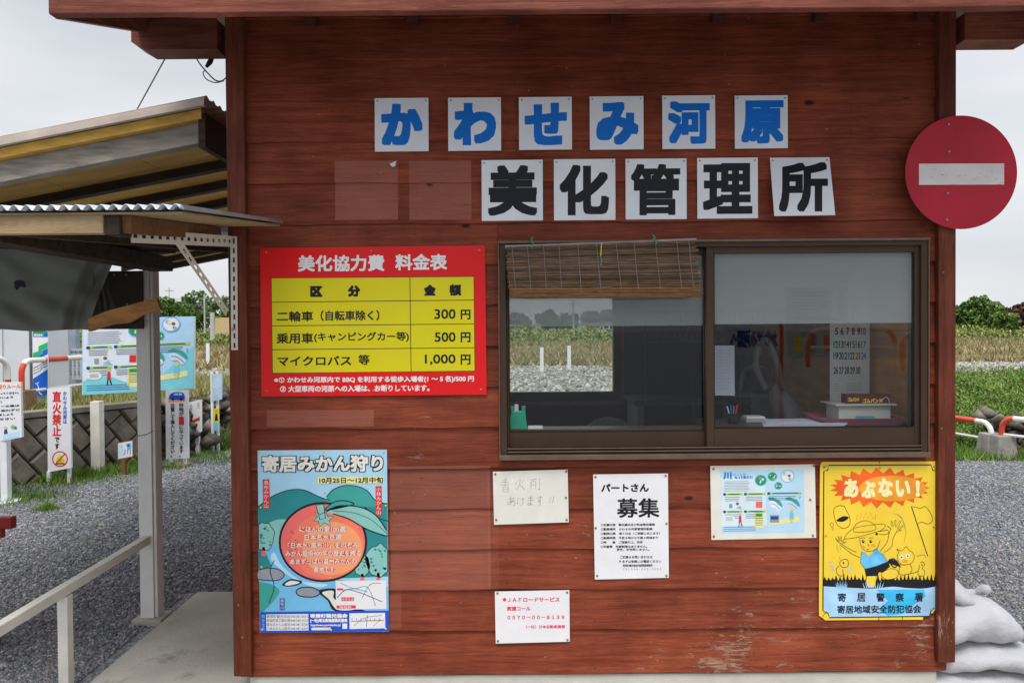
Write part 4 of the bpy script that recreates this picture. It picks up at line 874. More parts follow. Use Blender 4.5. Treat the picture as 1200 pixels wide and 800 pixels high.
A.text('男性、女性問いません。', 566, 390, 700, 400, BLACK, 2, .3); A.text('ご応募＆お問い合わせは', 580, 420, 712, 431, BLACK, 2, .3); A.text('まずは気軽にお電話ください', 590, 438, 748, 449, BLACK, 2, .3); A.circ(580, 443, 4, SOFTK, 2); A.text('寄居町観光協会河原管理事務所', 592, 455, 712, 465, BLACK, 2, .3); A.text('ＴＥＬ０４８－５８１－３０１２', 592, 470, 748, 479, SOFTK, 2)
A.done(t); tacks(t, [(697.8, 558.5), (780, 557), (698, 618), (781, 613), (699.8, 674), (781, 674)], YW - .0005)

# --- road service
t = sign_thing('road_service_notice', 'white card with pink road service phone lettering, lowest on the wall', 'notice', 624, 753, YW); A = Art(624, 722, YW, src=(560, 530, 3.48))
A.board([(69, 566), (373, 560), (375, 770), (73, 778)], .0008, PAPER).build('sheet', t)
A.circ(109, 599, 7.5, PINK, 2); A.text('ＪＡＦロードサービス', 122, 590, 333, 608, PINK, 2, .8); A.text('救援コール', 119, 627, 214, 644, PINK, 2, .7); A.text('０５７０－００－８１３９', 121, 664, 352, 678, PINK, 2, .7); A.text('（一社）日本自動車連盟', 196, 703, 355, 716, PINK, 2, .5)
A.done(t); tacks(t, [(583, 694.5), (664.5, 693.5), (583.5, 750.5), (665, 749)], YW - .0005)

def river_board(A, K, U, V, z=1, full=True):
    """the river map print, U/V map its own 0..1 square to the drawing"""
    r4 = lambda x0, y0, x1, y1, m, zz: A.poly([K(x0, y0), K(x1, y0), K(x1, y1), K(x0, y1)], m, zz)
    def ci(cx, cy, r, m, zz):
        A.poly([K(cx + r * math.cos(i * .35), cy + r * 1.25 * math.sin(i * .35)) for i in range(18)], m, zz)
    rr = random.Random(3)
    for (cx, cy, r, m1, m2) in ((.48, .16, .075, TEAL2, GRN), (.62, .10, .06, GRK, GRN), (.80, .10, .085, GRK, PAPER), (.69, .25, .05, PINK, GRN)):
        ci(cx, cy, r, WAT, z + 1); ci(cx, cy, r * .84, m2, z + 2); [ci(cx + r * rr.uniform(-.5, .5), cy + r * rr.uniform(-.5, .6), r * rr.uniform(.10, .28), rr.choice([m1, GRK, TEALL, PAPERY, BROWN, WATL, GRN]), z + 3 + .1 * q_) for q_ in range(9)]
    for (x0, x1, y) in ((.03, .26, .36), (.28, .54, .36), (.56, .97, .355), (.03, .26, .64), (.28, .54, .64)):
        r4(x0, y, x1, y + .035, LIME, z + 1); ci(x0 + .015, y + .017, .018, NAVY, z + 2); r4(x0 + .06, y + .009, x1 - .04, y + .024, NAVY, z + 2)
        for k in range(3):
            r4(x0 + .02, y + .06 + k * .028, x0 + (x1 - x0) * (.9 - .15 * rr.random()), y + .068 + k * .028, SOFTK, z + 1)
    for k in range(7): r4(.04, .17 + k * .025, .32 + .04 * rr.random(), .176 + k * .025, SOFTK, z + 1)
    for k in range(3): r4(.03, .90 + k * .03, .42, .908 + k * .03, NAVY, z + 1)
    A.text('川', U(.03), V(.02), U(.13), V(.13), BLUE, z + 3, abs(U(.006) - U(0))); A.text('のことを', U(.15), V(.035), U(.30), V(.075), BLUE, z + 3); A.text('もっと知ろう!', U(.17), V(.08), U(.38), V(.125), BLUE, z + 3, abs(U(.002) - U(0)))
    for (x0, x1) in ((.57, .74), (.77, .95)):
        A.poly(smooth_pts([K(x0, .47), K(x0 + .05, .43), K(x0 + .09, .46), K(x1 - .03, .49), K(x1, .57), K(x1 - .03, .60), K(x1 - .07, .54), K(x0 + .05, .49)], True), TEAL2, z + 1); A.poly(smooth_pts([K(x0 + .01, .52), K(x0 + .06, .49), K(x1 - .06, .54), K(x1 - .01, .61), K(x1 - .05, .66), K(x1 - .09, .60), K(x0 + .04, .60)], True), PAPER if x0 < .7 else WATL, z + 2); A.stroke([K(x0 + .03, .54), K(x0 + .08, .55), K(x1 - .03, .63)], abs(U(.008) - U(0)), PINK if x0 > .7 else GRK, z + 3)
    A.text('６', U(.57), V(.41), U(.60), V(.455), NAVY, z + 3); A.text('７', U(.93), V(.41), U(.96), V(.455), NAVY, z + 3)
    A.poly([K(.58, .82), K(.95, .74), K(.95, .82), K(.58, .89)], PYEL, z + 1); r4(.59, .72, .70, .84, GRK, z + 2); r4(.60, .74, .69, .79, NAVY, z + 3)
    A.poly([K(.83, .68), K(.87, .68), K(.88, .80), K(.82, .80)], WAT, z + 2); ci(.85, .655, .02, YEL, z + 3); A.poly([K(.83, .78), K(.87, .78), K(.86, .85), K(.84, .85)], YEL, z + 3)
    r4(.10, .53, .14, .60, GRK, z + 2); A.poly([K(.17, .62), K(.20, .52), K(.24, .56), K(.27, .62)], PAPERY, z + 2); ci(.20, .53, .018, BROWN, z + 3); A.poly([K(.18, .60), K(.23, .56), K(.26, .62)], WAT, z + 3)
    r4(.42, .50, .48, .60, RDI, z + 1) if not full else r4(.42, .50, .50, .60, ORGP, z + 1)
    A.poly([K(.22, .72), K(.245, .72), K(.25, .83), K(.215, .83)], RDI, z + 2); ci(.233, .70, .016, SKIN, z + 3); A.poly([K(.218, .83), K(.228, .83), K(.222, .90), K(.212, .90)], BLACK, z + 2); A.poly([K(.238, .83), K(.248, .83), K(.262, .89), K(.25, .90)], BLACK, z + 2)
    A.poly([K(.10 + .07 * math.cos(i * .4), .77 + .055 * math.sin(i * .4)) for i in range(16)], PAPER, z + 2)
    for k in range(3): r4(.06, .745 + k * .02, .14, .752 + k * .02, GRN, z + 3)
    r4(.40, .67, .52, .92, PYEL, z + 1); r4(.42, .69, .50, .74, GRN, z + 2)
    for k in range(5): r4(.415, .77 + k * .025, .505, .777 + k * .025, SOFTK, z + 2)
# --- river leaflet under window
t = sign_thing('river_leaflet', 'faded blue river safety leaflet with small pictures left of the yellow sign', 'poster', 894, 631, YW); A = Art(894, 588, YW, src=(820, 530, 3.81))
A.board([(47, 60), (514, 52), (520, 380), (52, 390)], .001, PAPERY).build('sheet', t)
A.poly([(93, 80), (466, 74), (468, 356), (96, 362)], cS('leaflet_sky', (.44, .66, .82)), 1); A.poly([(96, 110), (290, 106), (300, 325), (97, 330)], cS('leaflet_white', (.62, .74, .80)), 2)
K = lambda a, c: (94 + 372 * a, 82 + 278 * c - a * 5); river_board(A, K, lambda a: 94 + 372 * a, lambda c: 82 + 278 * c, 2)
A.done(t); tacks(t, [(836, 549), (953.5, 545.5), (949.5, 585), (836.5, 628), (952.5, 627)], YW - .0005)

# --- yellow warning sign
t = sign_thing('danger_sign', 'yellow enamel danger sign of a child falling into water', 'sign', 1030, 727, YW); A = Art(1030, 633, YW, src=(820, 530, 3.81))
DY = mat('sign_yellow', (.82, .58, .05), .28, .08, 5); DB = mat('sign_pale_blue', (.33, .55, .78), .28, .22, 9); DBB = mat('sign_bright_blue', (.04, .42, .72), .28, .25, 9); DO = mat('sign_orange_red', (.82, .13, .02), .28, .2, 8); DOL = mat('sign_orange', (.86, .34, .03), .28, .2, 8); RUSTY = mat('bare_rust', (.28, .13, .08), .7, .3, 30)
A.board([(545, 42), (1060, 39), (1072, 48), (1075, 75), (1072, 690), (1050, 700), (1040, 716), (1000, 722), (996, 745), (560, 748), (550, 738), (533, 728), (532, 700), (537, 60)], .003, YEL if 0 else DY, SCREW).build('board', t)
k_ = [(575, 57), (1033, 55), (1040, 78), (1060, 85), (1055, 690), (1034, 700), (1030, 716), (1024, 730), (580, 736), (572, 716), (550, 704), (554, 84), (572, 78)]
A.stroke(k_, 5, BLACK, 3, True, False)
for (cx, cy) in ((562, 63), (1050, 60), (556, 722)): A.stroke([(cx - 9, cy + 9), (cx + 9, cy - 9)], 2, BLACK, 3)
A.stroke([(803, 40), (803, 50)], 3, BLACK, 3); A.stroke([(800, 733), (800, 747)], 3, BLACK, 3); A.stroke([(905, 731), (905, 745)], 3, BLACK, 3)
# water and grass
sw = smooth_pts([(552, 596), (620, 600), (700, 604), (780, 606), (860, 598), (930, 604), (1000, 606), (1056, 596)])
A.poly(sw + [(1054, 700), (1034, 706), (1028, 728), (582, 733), (574, 712), (553, 702)], DB, 1)
A.poly([(790, 612), (1000, 610), (1010, 640), (900, 720), (840, 729), (800, 700), (840, 660)], DBB, 2)
gp = []; x_ = 552; rr = random.Random(5)
while x_ < 1054: gp += [(x_, 568 + rr.uniform(-4, 4)), (x_ + 6, 545 + rr.uniform(-8, 12)), (x_ + 12, 566)]; x_ += 17
A.poly(gp + [(1056, 597)] + list(reversed(sw)), BLACK, 3)
# burst
bs = []; n_ = 46
for i in range(n_):
    a = i / n_ * 2 * math.pi; o = i % 2 == 0; rx_, ry_ = (236, 92) if o else (196, 64); bs.append((805 + rx_ * math.cos(a) * (.95 if o else 1), 157 + ry_ * math.sin(a)))
A.poly(bs, DO, 4); A.poly([(860 + 150 * math.cos(a * .3), 160 + 58 * math.sin(a * .3)) for a in range(21)], DOL, 5)
for ch_, x0, y0, x1, y1 in (('あ', 645, 118, 708, 200), ('ぶ', 722, 128, 785, 203), ('な', 797, 115, 862, 197), ('い', 875, 124, 940, 196), ('!', 965, 125, 982, 196)): A.text(ch_, x0, y0, x1, y1, cS('cream_yellow', (.84, .78, .38)), 7, 4.4, tilt=0)
# bucket, flag
LN = 2.2
A.stroke([(600, 250), (620, 237), (645, 240), (652, 252), (670, 290), (668, 325), (640, 338), (612, 318), (600, 280)], LN, BLACK, 4, True); A.poly(smooth_pts([(610, 303), (640, 284), (666, 290), (640, 308)], True), BLACK, 5); A.stroke([(583, 322), (590, 312), (598, 320), (592, 332)], 1.6, BLACK, 4, True); A.stroke([(588, 340), (596, 338), (594, 348)], 1.6, BLACK, 4)
A.stroke([(945, 240), (1018, 462)], 4.0, BLACK, 4, sm=False); A.stroke([(950, 240), (985, 248), (1005, 240), (1026, 262), (1040, 300), (1020, 318), (990, 310), (972, 320)], LN, BLACK, 4); A.stroke([(968, 462), (1000, 456), (1010, 468)], 1.6, BLACK, 4)
# child
A.stroke([(700, 300), (706, 276), (714, 298), (722, 270), (732, 296), (742, 268), (752, 296), (762, 266), (772, 294), (786, 274), (784, 300)], 2.4, DO, 5, sm=False)
STRAW = DY
A.poly([(828, 490), (900, 512)] + [(880, 480), (850, 476)], BLACK, 5)
A.poly(smooth_pts([(715, 380), (720, 350), (800, 345), (806, 390), (790, 425), (755, 442), (722, 425)], True), STRAW, 5); A.stroke([(715, 380), (717, 405), (730, 430), (755, 441), (790, 428), (806, 390)], LN, BLACK, 6)
A.poly(smooth_pts([(648, 383), (668, 350), (700, 330), (790, 320), (828, 322), (812, 345), (760, 362), (700, 380)], True), STRAW, 6); A.stroke([(648, 383), (668, 352), (700, 334), (790, 320), (828, 322), (812, 345), (760, 362), (700, 378)], LN, BLACK, 7, True)
A.poly(smooth_pts([(688, 350), (700, 318), (738, 304), (772, 316), (786, 342), (740, 352)], True), STRAW, 7); A.stroke([(688, 352), (698, 320), (738, 304), (772, 316), (786, 342), (740, 354)], LN, BLACK, 8, True)
for ex in (730, 764): A.circ(ex, 396, 6, BLACK, 9, 8); A.circ(ex + 2, 393, 2.2, WPR, 10); A.stroke([(ex - 9, 384), (ex, 379), (ex + 9, 382)], 2.2, BLACK, 8)
A.circ(729, 422, 9, DOL, 7, 7); A.circ(775, 414, 9, DOL, 7, 7); A.stroke([(750, 408), (755, 414), (750, 416)], 2, BLACK, 8); A.stroke([(744, 428), (750, 433), (758, 428)], 2, BLACK, 8)
A.stroke([(798, 352), (820, 348), (838, 345), (842, 360), (820, 366), (800, 362)], LN, BLACK, 6); A.circ(790, 363, 6, BLACK, 7)
A.stroke([(700, 446), (660, 425), (628, 404), (614, 396)], LN, BLACK, 5); A.stroke([(716, 468), (680, 452), (644, 424), (625, 410)], LN, BLACK, 5)
for a, c in (((616, 398), (606, 382)), ((620, 394), (618, 374)), ((627, 394), (630, 375)), ((632, 398), (646, 384)), ((634, 404), (650, 398))): A.stroke([a, c, (a[0] + (c[0] - a[0]) * .9 + 4, a[1] + (c[1] - a[1]) * .9 + 2), (a[0] + 5, a[1] + 3)], 1.5, BLACK, 5)
A.stroke([(806, 440), (836, 400), (846, 360), (854, 340)], LN, BLACK, 5); A.stroke([(822, 446), (856, 420), (864, 380), (880, 352)], LN, BLACK, 5)
for a, c in (((850, 338), (836, 326)), ((856, 330), (854, 306)), ((866, 328), (872, 302)), ((876, 332), (892, 306)), ((880, 342), (902, 326)), ((876, 350), (896, 344))): A.stroke([a, c, (c[0] + 5, c[1] + 3), (a[0] + 7, a[1] + 4)], 1.5, BLACK, 5)
for q in (((866, 270), (896, 284), (914, 320), (920, 360), (912, 400)), ((886, 280), (906, 300), (914, 340)), ((612, 410), (614, 430), (622, 446)), ((626, 420), (630, 436))): A.stroke(list(q), 1.2, SOFTK, 5)
CLB = mat('shirt_blue', (.12, .42, .70), .3, .35, 12)
A.poly([(722, 440), (740, 446), (752, 466), (770, 448), (792, 422), (800, 440), (816, 450), (840, 486), (790, 506), (738, 520), (718, 492)], CLB, 6); A.stroke([(722, 440), (718, 492), (738, 520), (790, 506), (840, 486), (816, 450)], 1.8, BLACK, 7, sm=False)
A.poly([(736, 519), (790, 506), (842, 487), (850, 508), (820, 534), (800, 534), (794, 550), (742, 552)], BLACK, 6)
A.poly(smooth_pts([(746, 550), (788, 548), (786, 580), (780, 598), (748, 598), (744, 575)], True), STRAW, 5); A.stroke([(746, 550), (742, 575), (748, 598)], LN, BLACK, 7); A.stroke([(788, 550), (786, 580), (782, 598)], LN, BLACK, 7)
A.poly(smooth_pts([(812, 538), (850, 515), (884, 528), (880, 556), (840, 566), (818, 556)], True), STRAW, 5); A.stroke([(812, 538), (850, 518), (884, 528), (880, 556), (840, 566), (818, 556)], LN, BLACK, 7, True)
A.stroke([(846, 478), (868, 474), (880, 494), (874, 512), (862, 508), (850, 492)], 5, BLACK, 6)
for (cx, w_) in ((633, 26), (774, 48)):
    for k in range(-4, 5): A.poly([(cx + k * w_ / 5 - 2, 604), (cx + k * w_ / 4, 578 - 10 * (k % 2)), (cx + k * w_ / 5 + 3, 604)], DB, 5 + .2 * (k + 4))
# cat
A.poly(smooth_pts([(888, 486), (896, 440), (915, 422), (940, 436), (958, 466), (944, 494), (905, 498)], True), STRAW, 7); A.stroke([(888, 486), (882, 460), (888, 444), (880, 430), (902, 438), (922, 420), (934, 436), (950, 446), (958, 466), (944, 494), (905, 500)], LN, BLACK, 8, True)
A.circ(901, 466, 9, WPR, 8); A.circ(901, 467, 4, BLACK, 9); A.circ(928, 460, 9, WPR, 8); A.circ(929, 461, 4, BLACK, 9); A.circ(916, 484, 14, DOL, 8, 7)
A.stroke([(896, 498), (890, 530), (900, 545), (940, 540), (975, 528), (980, 500)], LN, BLACK, 6); A.stroke([(940, 500), (948, 520), (940, 540)], LN, BLACK, 6)
A.stroke([(985, 490), (998, 488), (1004, 502), (992, 512), (1004, 530), (1000, 548), (978, 550), (975, 528)], LN, BLACK, 6); A.circ(992, 500, 3, BLACK, 7)
# duckling
A.stroke([(640, 478), (628, 484), (626, 500), (640, 512), (660, 508), (664, 490), (656, 476)], LN, BLACK, 6, True); A.circ(642, 492, 4, BLACK, 7); A.stroke([(622, 505), (610, 520), (618, 545), (640, 548), (638, 520)], LN, BLACK, 6); A.stroke([(628, 476), (624, 466)], 1.4, BLACK, 6)
for (a, c) in ((580, 488), (586, 506), (590, 520), (660, 528), (674, 520)): A.poly([(a, c - 5), (a + 12, c - 2), (a + 8, c + 5), (a - 2, c + 3)], DB, 5)
for k, ch_ in enumerate('寄居警察署'): x0 = 617 + k * 86; A.text(ch_, x0, 627, x0 + 36, 664, BLACK, 7, .9)
A.text('寄居地域安全防犯協会', 615, 681, 988, 716, BLACK, 7, .9)
A.done(t); tacks(t, [(965.5, 546.5), (1031, 548), (1096, 547.5), (968, 627), (1094, 617), (1030, 717), (966, 716), (1092, 714)], YW - .001, SCREW, .003)

# --- no-entry disc
t = thing('no_entry_sign', 'round red no entry sign with a scuffed white bar on the corner post', 'road sign', P(1126, 269, -.075))
A = Art(1126, 202, -.072)
A.board([(1126.5 + 65.5 * math.cos(R(i * 5)), 202 + 66.5 * math.sin(R(i * 5))) for i in range(72)], .003, NOENT, SCREW).build('disc', t, bevel=0)
A.poly([(1077, 192), (1176.7, 191.6), (1176.7, 216.3), (1077, 216.7)], NOBAR, 2); A.done(t, 'white_bar')
tacks(t, [(1111.5, 145.5), (1112, 177.5), (1110.5, 226.5), (1109.5, 257.5)], -.074, SCREW, .005)
for yy in (160, 240): q = P(1111, yy, -.06); MB().box(q.x - .02, q.x + .02, -.0685, -.0525, q.z - .015, q.z + .015, SCREW).build('bracket', t)
# --- torn scrap
q = P(461, 192, YW); b = MB(); b.extr([P(456.5, 192, YW), P(464.5, 188.5, YW), P(463, 195, YW - .004), P(459.5, 195.5, YW - .002)], (0, .0005, 0), PAPER); b.build('paper_scrap', label='tiny torn white scrap tacked on the bare field', category='paper scrap')

# ------------------------------------------------------------------ desk and things inside the hut
DESK = mat('desk_laminate', (.085, .058, .042), .4, .15, 5)
dz = P(700, 501, .1).z
t = thing('counter', 'brown counter shelf running behind the service window', 'counter', (.9, .3, dz)); MB().box(P(838, 500, .1).x, XR - .062, .062, .40, dz - .03, dz, DESK).build('counter_top', t); MB().box(WX0 - .1, P(838, 500, .1).x - .001, .062, .16, dz - .03, dz, DESK).build('ledge', t)
for xx in (P(842, 500, .1).x, XR - .15): MB().box(xx, xx + .05, .15, .35, .121, dz - .031, INDARK).build('leg', t)
GBX = mat('emerald_plastic', (.01, .36, .22), .35, .08, 10)
t = thing('tissue_box', 'tapered emerald green container standing in the window corner', 'container', P(607, 507, .10))
a, c = P(595.5, 507, .09), P(618, 507, .09); a2, c2 = P(599, 482, .10), P(615.5, 482, .10); dd = .05
b = MB(); vs = [(a.x, .085, dz), (c.x, .085, dz), (c.x, .145, dz), (a.x, .145, dz), (a2.x, .095, a2.z), (c2.x, .095, a2.z), (c2.x, .135, a2.z), (a2.x, .135, a2.z)]
b.add(vs, [(0, 1, 5, 4), (1, 2, 6, 5), (2, 3, 7, 6), (3, 0, 4, 7), (4, 5, 6, 7)], GBX); b.build('body', t, bevel=.003)
MB().box(a2.x - .001, a2.x + .012, .10, .13, a2.z, a2.z + .02, GBX).build('lug', t); MB().box(c2.x - .014, c2.x + .001, .10, .13, a2.z, a2.z + .02, GBX).build('lug', t)
MB().box(P(603, 480, .1).x, P(607.5, 480, .1).x, .105, .12, P(603, 484, .1).z, P(603, 474, .1).z, PAPER).build('white_insert', t)
MB().box(P(619, 507, .1).x, P(636, 507, .1).x, .08, .13, dz, dz + .008, PAPER).build('eraser', label='small white slab lying beside the green container', category='stationery')
# sheets of paper
st = thing('paper_stack', 'stack of lilac white forms on the counter at the right pane', 'paper stack', P(940, 500, .12))
for k in range(4):
    o = .004 * k; x0, x1 = P(900, 500, .09).x, P(990, 500, .09).x
    b = MB(); b.extr([(x0 - .02 + o, .09, dz + .001 + k * .003), (x1 + o, .09, dz + .001 + k * .003), (x1 - .02 + o, .26 + o, dz + .001 + k * .003), (x0 + .03 + o, .26, dz + .001 + k * .003)], (0, 0, .0025), mat('lilac_paper', (.52, .52, .66), .6, .04, 9)); b.build('sheet', st)
# pink tray
PNK = mat('pink_plastic', (.44, .12, .16), .4, .08, 8); t = thing('tray', 'shallow pink plastic tray holding boxes on the counter', 'tray', P(1010, 500, .15))
x0, x1 = P(962, 495, .1).x, P(1062, 495, .1).x; zt_ = dz + .032
b = MB(); y0_, y1_ = .085, .34
b.box(x0 + .02, x1 - .02, y0_ + .02, y1_ - .02, dz + .001, dz + .006, PNK)
ro_ = [(x0, y0_), (x1, y0_), (x1, y1_), (x0, y1_)]; ri_ = [(x0 + .02, y0_ + .02), (x1 - .02, y0_ + .02), (x1 - .02, y1_ - .02), (x0 + .02, y1_ - .02)]
b.add([(p[0], p[1], zt_) for p in ro_] + [(p[0], p[1], dz + .004) for p in ri_] + [(p[0] * 1 + (.012 if p[0] == x0 else -.012), p[1] + (.012 if p[1] == y0_ else -.012), zt_ - .003) for p in ro_], [(k, (k + 1) % 4, 4 + (k + 1) % 4, 4 + k) for k in range(4)] + [(k, 8 + k, 8 + (k + 1) % 4, (k + 1) % 4) for k in range(4)], PNK); b.build('tray_body', t, bevel=.002)
CLR = mat('milky_plastic', (.46, .46, .44), .3, .1, 8)
t = thing('storage_box', 'milky plastic box with flanged lid standing in the pink tray', 'storage box', P(1015, 490, .18))
p0, p1 = P(983, 490, .15), P(1044, 475, .15); b = MB(); b.box(p0.x, p1.x, .15, .28, dz + .007, p1.z, CLR); b.build('body', t, bevel=.004)
MB().box(p0.x - .02, p1.x + .02, .135, .295, p1.z + .0005, p1.z + .008, CLR).build('lid', t, bevel=.002); MB().box(p0.x + .07, p0.x + .15, .148, .1495, dz + .018, dz + .034, mat('blue_card', (.05, .30, .50))).build('label_card', t); MB().box(p0.x - .028, p1.x + .03, .125, .15, dz + .012, dz + .019, SCREW).build('clip', t)
t = thing('rubber_band_box', 'brown and yellow rubber band carton on the milky plastic box', 'carton', P(1020, 470, .18))
q0, q1 = P(993, 472.5, .16), P(1044, 463, .16); CHOC = mat('maroon_carton', (.11, .014, .014), .4)
MB().box(q0.x, q1.x, .165, .22, p1.z + .009, q1.z + .004, CHOC).build('body', t)
A = Art(1018, 468, .1645, src=(820, 380, 4.286), lay=.0002); A.rect(744, 401, 958, 412, YEL, 1); A.text('ゴムバンド', 820, 372, 916, 394, YEL, 2, 1.2); A.text('ゴムバンド', 745, 367, 800, 386, YEL, 2, 1.0); A.stroke([(915, 390), (922, 372), (938, 366), (950, 376), (952, 392)], 2, WPR, 2); A.done(t)
t = thing('pen_stand', 'small black pen stand at the left end of the counter behind the right pane', 'pen stand', P(858, 500, .2)); a = P(851, 500, .2); c = P(867, 484, .2)
b = MB(); b.tube([((a.x + c.x) / 2, .2, dz), ((a.x + c.x) / 2, .2, c.z)], [.022, .026], RUB, 10); b.build('cup', t)
for k_ in range(4): MB().tube([((a.x + c.x) / 2 - .01 + .006 * k_, .2, dz + .02), ((a.x + c.x) / 2 - .025 + .016 * k_, .2 + .004 * k_, c.z + .03 + .006 * (k_ % 2))], .0028, (WHITE, BLUE, SCREW, RDI)[k_], 6).build('pen', t)
a = P(872, 500, .25); c = P(896, 489, .25); t = thing('card_box', 'low pale grey card box beside the pen stand on the counter', 'box', (a.x, .25, dz)); MB().box(a.x, c.x, .22, .30, dz + .001, c.z, mat('pale_grey_card', (.34, .34, .33), .7)).build('body', t, bevel=.002); MB().box(a.x + .006, c.x - .006, .226, .294, c.z + .0005, c.z + .006, PAPER).build('card', t)
# calendar
t = thing('calendar', 'wall calendar page hanging inside behind the right pane', 'calendar', P(1000, 470, .45)); A = Art(1000, 420, .45, src=(820, 380, 4.286), lay=.0006)
A.board([(655, -190), (855, -190), (852, 384), (655, 388)], .004, mat('calendar_paper', (.80, .80, .80), .6, .03, 9)).build('page', t)
for r_, (yy, row) in enumerate(((18, ['5', '6', '7', '8', '9', '10']), (84, ['12', '13', '14', '15', '16', '17']), (141, ['19', '20', '21', '22', '23', '24']), (214, ['26', '27', '28', '29', '30']))):
    for k, s_ in enumerate(row): A.text(s_, 672 + k * 28 + (8 if len(s_) < 2 else 0), yy, 694 + k * 28, yy + 34, (BLUE if k == 5 else RDI if s_ == '23' else BLACK), 2, .7)
A.text('11', 700, -150, 790, -60, BLACK, 2, 3)
for k in range(4): A.stroke([(672, 300 + k * 11), (700, 300 + k * 11)], 1.5, SOFTK, 2); A.stroke([(738, 296 + k * 11), (812, 296 + k * 11)], 1.5, SOFTK, 2)
A.done(t)
# note pinned on the lining left of right pane
t = thing('hanging_note', 'lavender white sheet hanging inside at the left edge of right pane', 'notice', P(849, 463, .2)); A = Art(849, 430, .2, src=(820, 380, 4.286), lay=.0006)
A.board([(76, 106), (174, 106), (176, 358), (76, 356)], .001, mat('lavender_paper', (.42, .42, .52), .6, .03, 9)).build('sheet', t)
for k in range(13): A.stroke([(86, 130 + k * 16), (164 - (k * 37 % 30), 130 + k * 16)], 2, GREYT, 2)
A.done(t)
GBAG = mat('grey_vinyl', (.17, .17, .165), .5, .15, 7); 
t = thing('grey_bag', 'upright rounded grey vinyl bag standing behind the papers', 'bag', P(930, 496, .6)); b = MB()
prof = []; q = [P(930, 502 - 52 * k / 8, .6) for k in range(9)]; b.tube([Vector((p.x - .012 * k, p.y, p.z)) for k, p in enumerate(q)], [.05, .062, .065, .064, .06, .055, .048, .036, .012], GBAG, 14); b.build('body', t, smooth=True)
q = P(922, 450, .6); MB().tube(smooth_pts([q + Vector((-.02, 0, -.03)), q + Vector((-.05, 0, .12)), q + Vector((-.11, 0, .22)), q + Vector((-.15, 0, .10)), q + Vector((-.1, 0, -.02))], n=5), .016, GBAG, 8).build('hose', t, smooth=True)
# stool
t = thing('office_chair', 'office chair with rounded grey back behind the left pane', 'chair', P(714, 500, .9) * 1)
t.location = (P(714, 500, .9).x, .9, .12); cx = t.location.x; zc = P(714, 490.5, .9).z
b = MB(); r_ = .15; pts = [(cx + r_ * math.cos(R(a)), .9, zc - .13 + .13 * 1.0 * math.sin(R(a)) * 1.05) for a in range(0, 181, 12)] + [(cx - r_ * .9, .9, zc - .36), (cx + r_ * .9, .9, zc - .36)]
b.extr(pts, (0, .04, 0), mat('grey_mesh_fabric', (.15, .15, .14), .8, .2, 40)); b.build('backrest', t, bevel=.01)
MB().box(cx - .2, cx + .2, .72 - .1, 1.02 - .1 - .03, .5, .56, RUB).build('seat', t, bevel=.02); MB().tube([(cx, .8, .499), (cx, .8, .15)], .025, SCREW, 8).build('stem', t)
for k in range(5):
    a = k * 1.2566; MB().bar((cx, .8, .17), (cx + .25 * math.cos(a), .8 + .25 * math.sin(a), .14), .04, .03, RUB).build('leg', t)
# dim equipment on a rear shelf
t = thing('shelf', 'dark shelf with equipment along the rear wall', 'shelf', (1.15, 2.1, .9)); MB().box(.78, XR - .07, 1.75, 2.29, .98, 1.01, mat('shelf_grey', (.07, .07, .07))).build('board', t); MB().box(.80, .84, 1.78, 2.2, .121, .979, mat('pale_leg', (.25, .25, .25))).build('leg', t)
t = thing('desk_fan', 'pale desk fan shaped machine standing on the rear shelf', 'machine', P(885, 442, 1.9)); q = P(885, 446, 1.9); IV = mat('ivory_plastic', (.34, .33, .28), .4); 
MB().box(q.x - .12, q.x + .14, 1.85, 2.0, 1.011, 1.05, IV).build('base', t, bevel=.01); b = MB(); b.tube(smooth_pts([(q.x - .1, 1.9, 1.051), (q.x - .06, 1.9, 1.2), (q.x + .08, 1.9, 1.2), (q.x + .12, 1.9, 1.051)], n=5), .016, IV, 8); b.build('arch', t, smooth=True); MB().box(q.x - .05, q.x + .05, 1.86, 1.95, 1.051, 1.15, mat('blue_grey_plastic', (.06, .10, .14))).build('motor', t, bevel=.01)
t = thing('plastic_bin', 'bluish plastic bin on the rear shelf behind the papers', 'bin', P(905, 490, 1.2)); a = P(905, 492, 1.2)
b = MB(); b.box(a.x - .09, a.x + .07, 1.15, 1.3, a.z - .02, a.z + .13, mat('blue_grey_bin', (.14, .16, .21), .5)); b.build('body', t, bevel=.01); MB().box(a.x - .1, a.x + .08, 1.14, 1.31, a.z + .131, a.z + .15, mat('bin_lid', (.19, .21, .26), .5)).build('lid', t)
t2 = thing('side_table', 'low side table carrying a plastic bin inside the hut', 'table', (a.x, 1.25, .12)); MB().box(a.x - .35, a.x + .3, 1.05, 1.45, a.z - .06, a.z - .021, DESK).build('top', t2); MB().box(a.x - .33, a.x - .28, 1.1, 1.4, .121, a.z - .061, INDARK).build('leg', t2); MB().box(a.x + .23, a.x + .28, 1.1, 1.4, .121, a.z - .061, INDARK).build('leg', t2)

# ------------------------------------------------------------------ left: upper carport roof
up = thing('carport', 'open carport roof with yellow plywood underside left of the hut', 'carport', (-2.6, 2.0, 0))
yF, yBk = .30, 3.90; CR = P(240, 121, yF); CL = P(0, 168, yF); slp = (CR.z - CL.z) / (CR.x - CL.x); XLf = -3.35
zc_ = lambda x: CR.z + slp * (x - CR.x)
def slab_(x0, x1, y0, y1, dz0, dz1, m, name, par, **k):
    b = MB(); b.extr([(x0, y0, zc_(x0) + dz1), (x1, y0, zc_(x1) + dz1), (x1, y1, zc_(x1) + dz1), (x0, y1, zc_(x0) + dz1)], (0, 0, dz0 - dz1), m); return b.build(name, par, **k)
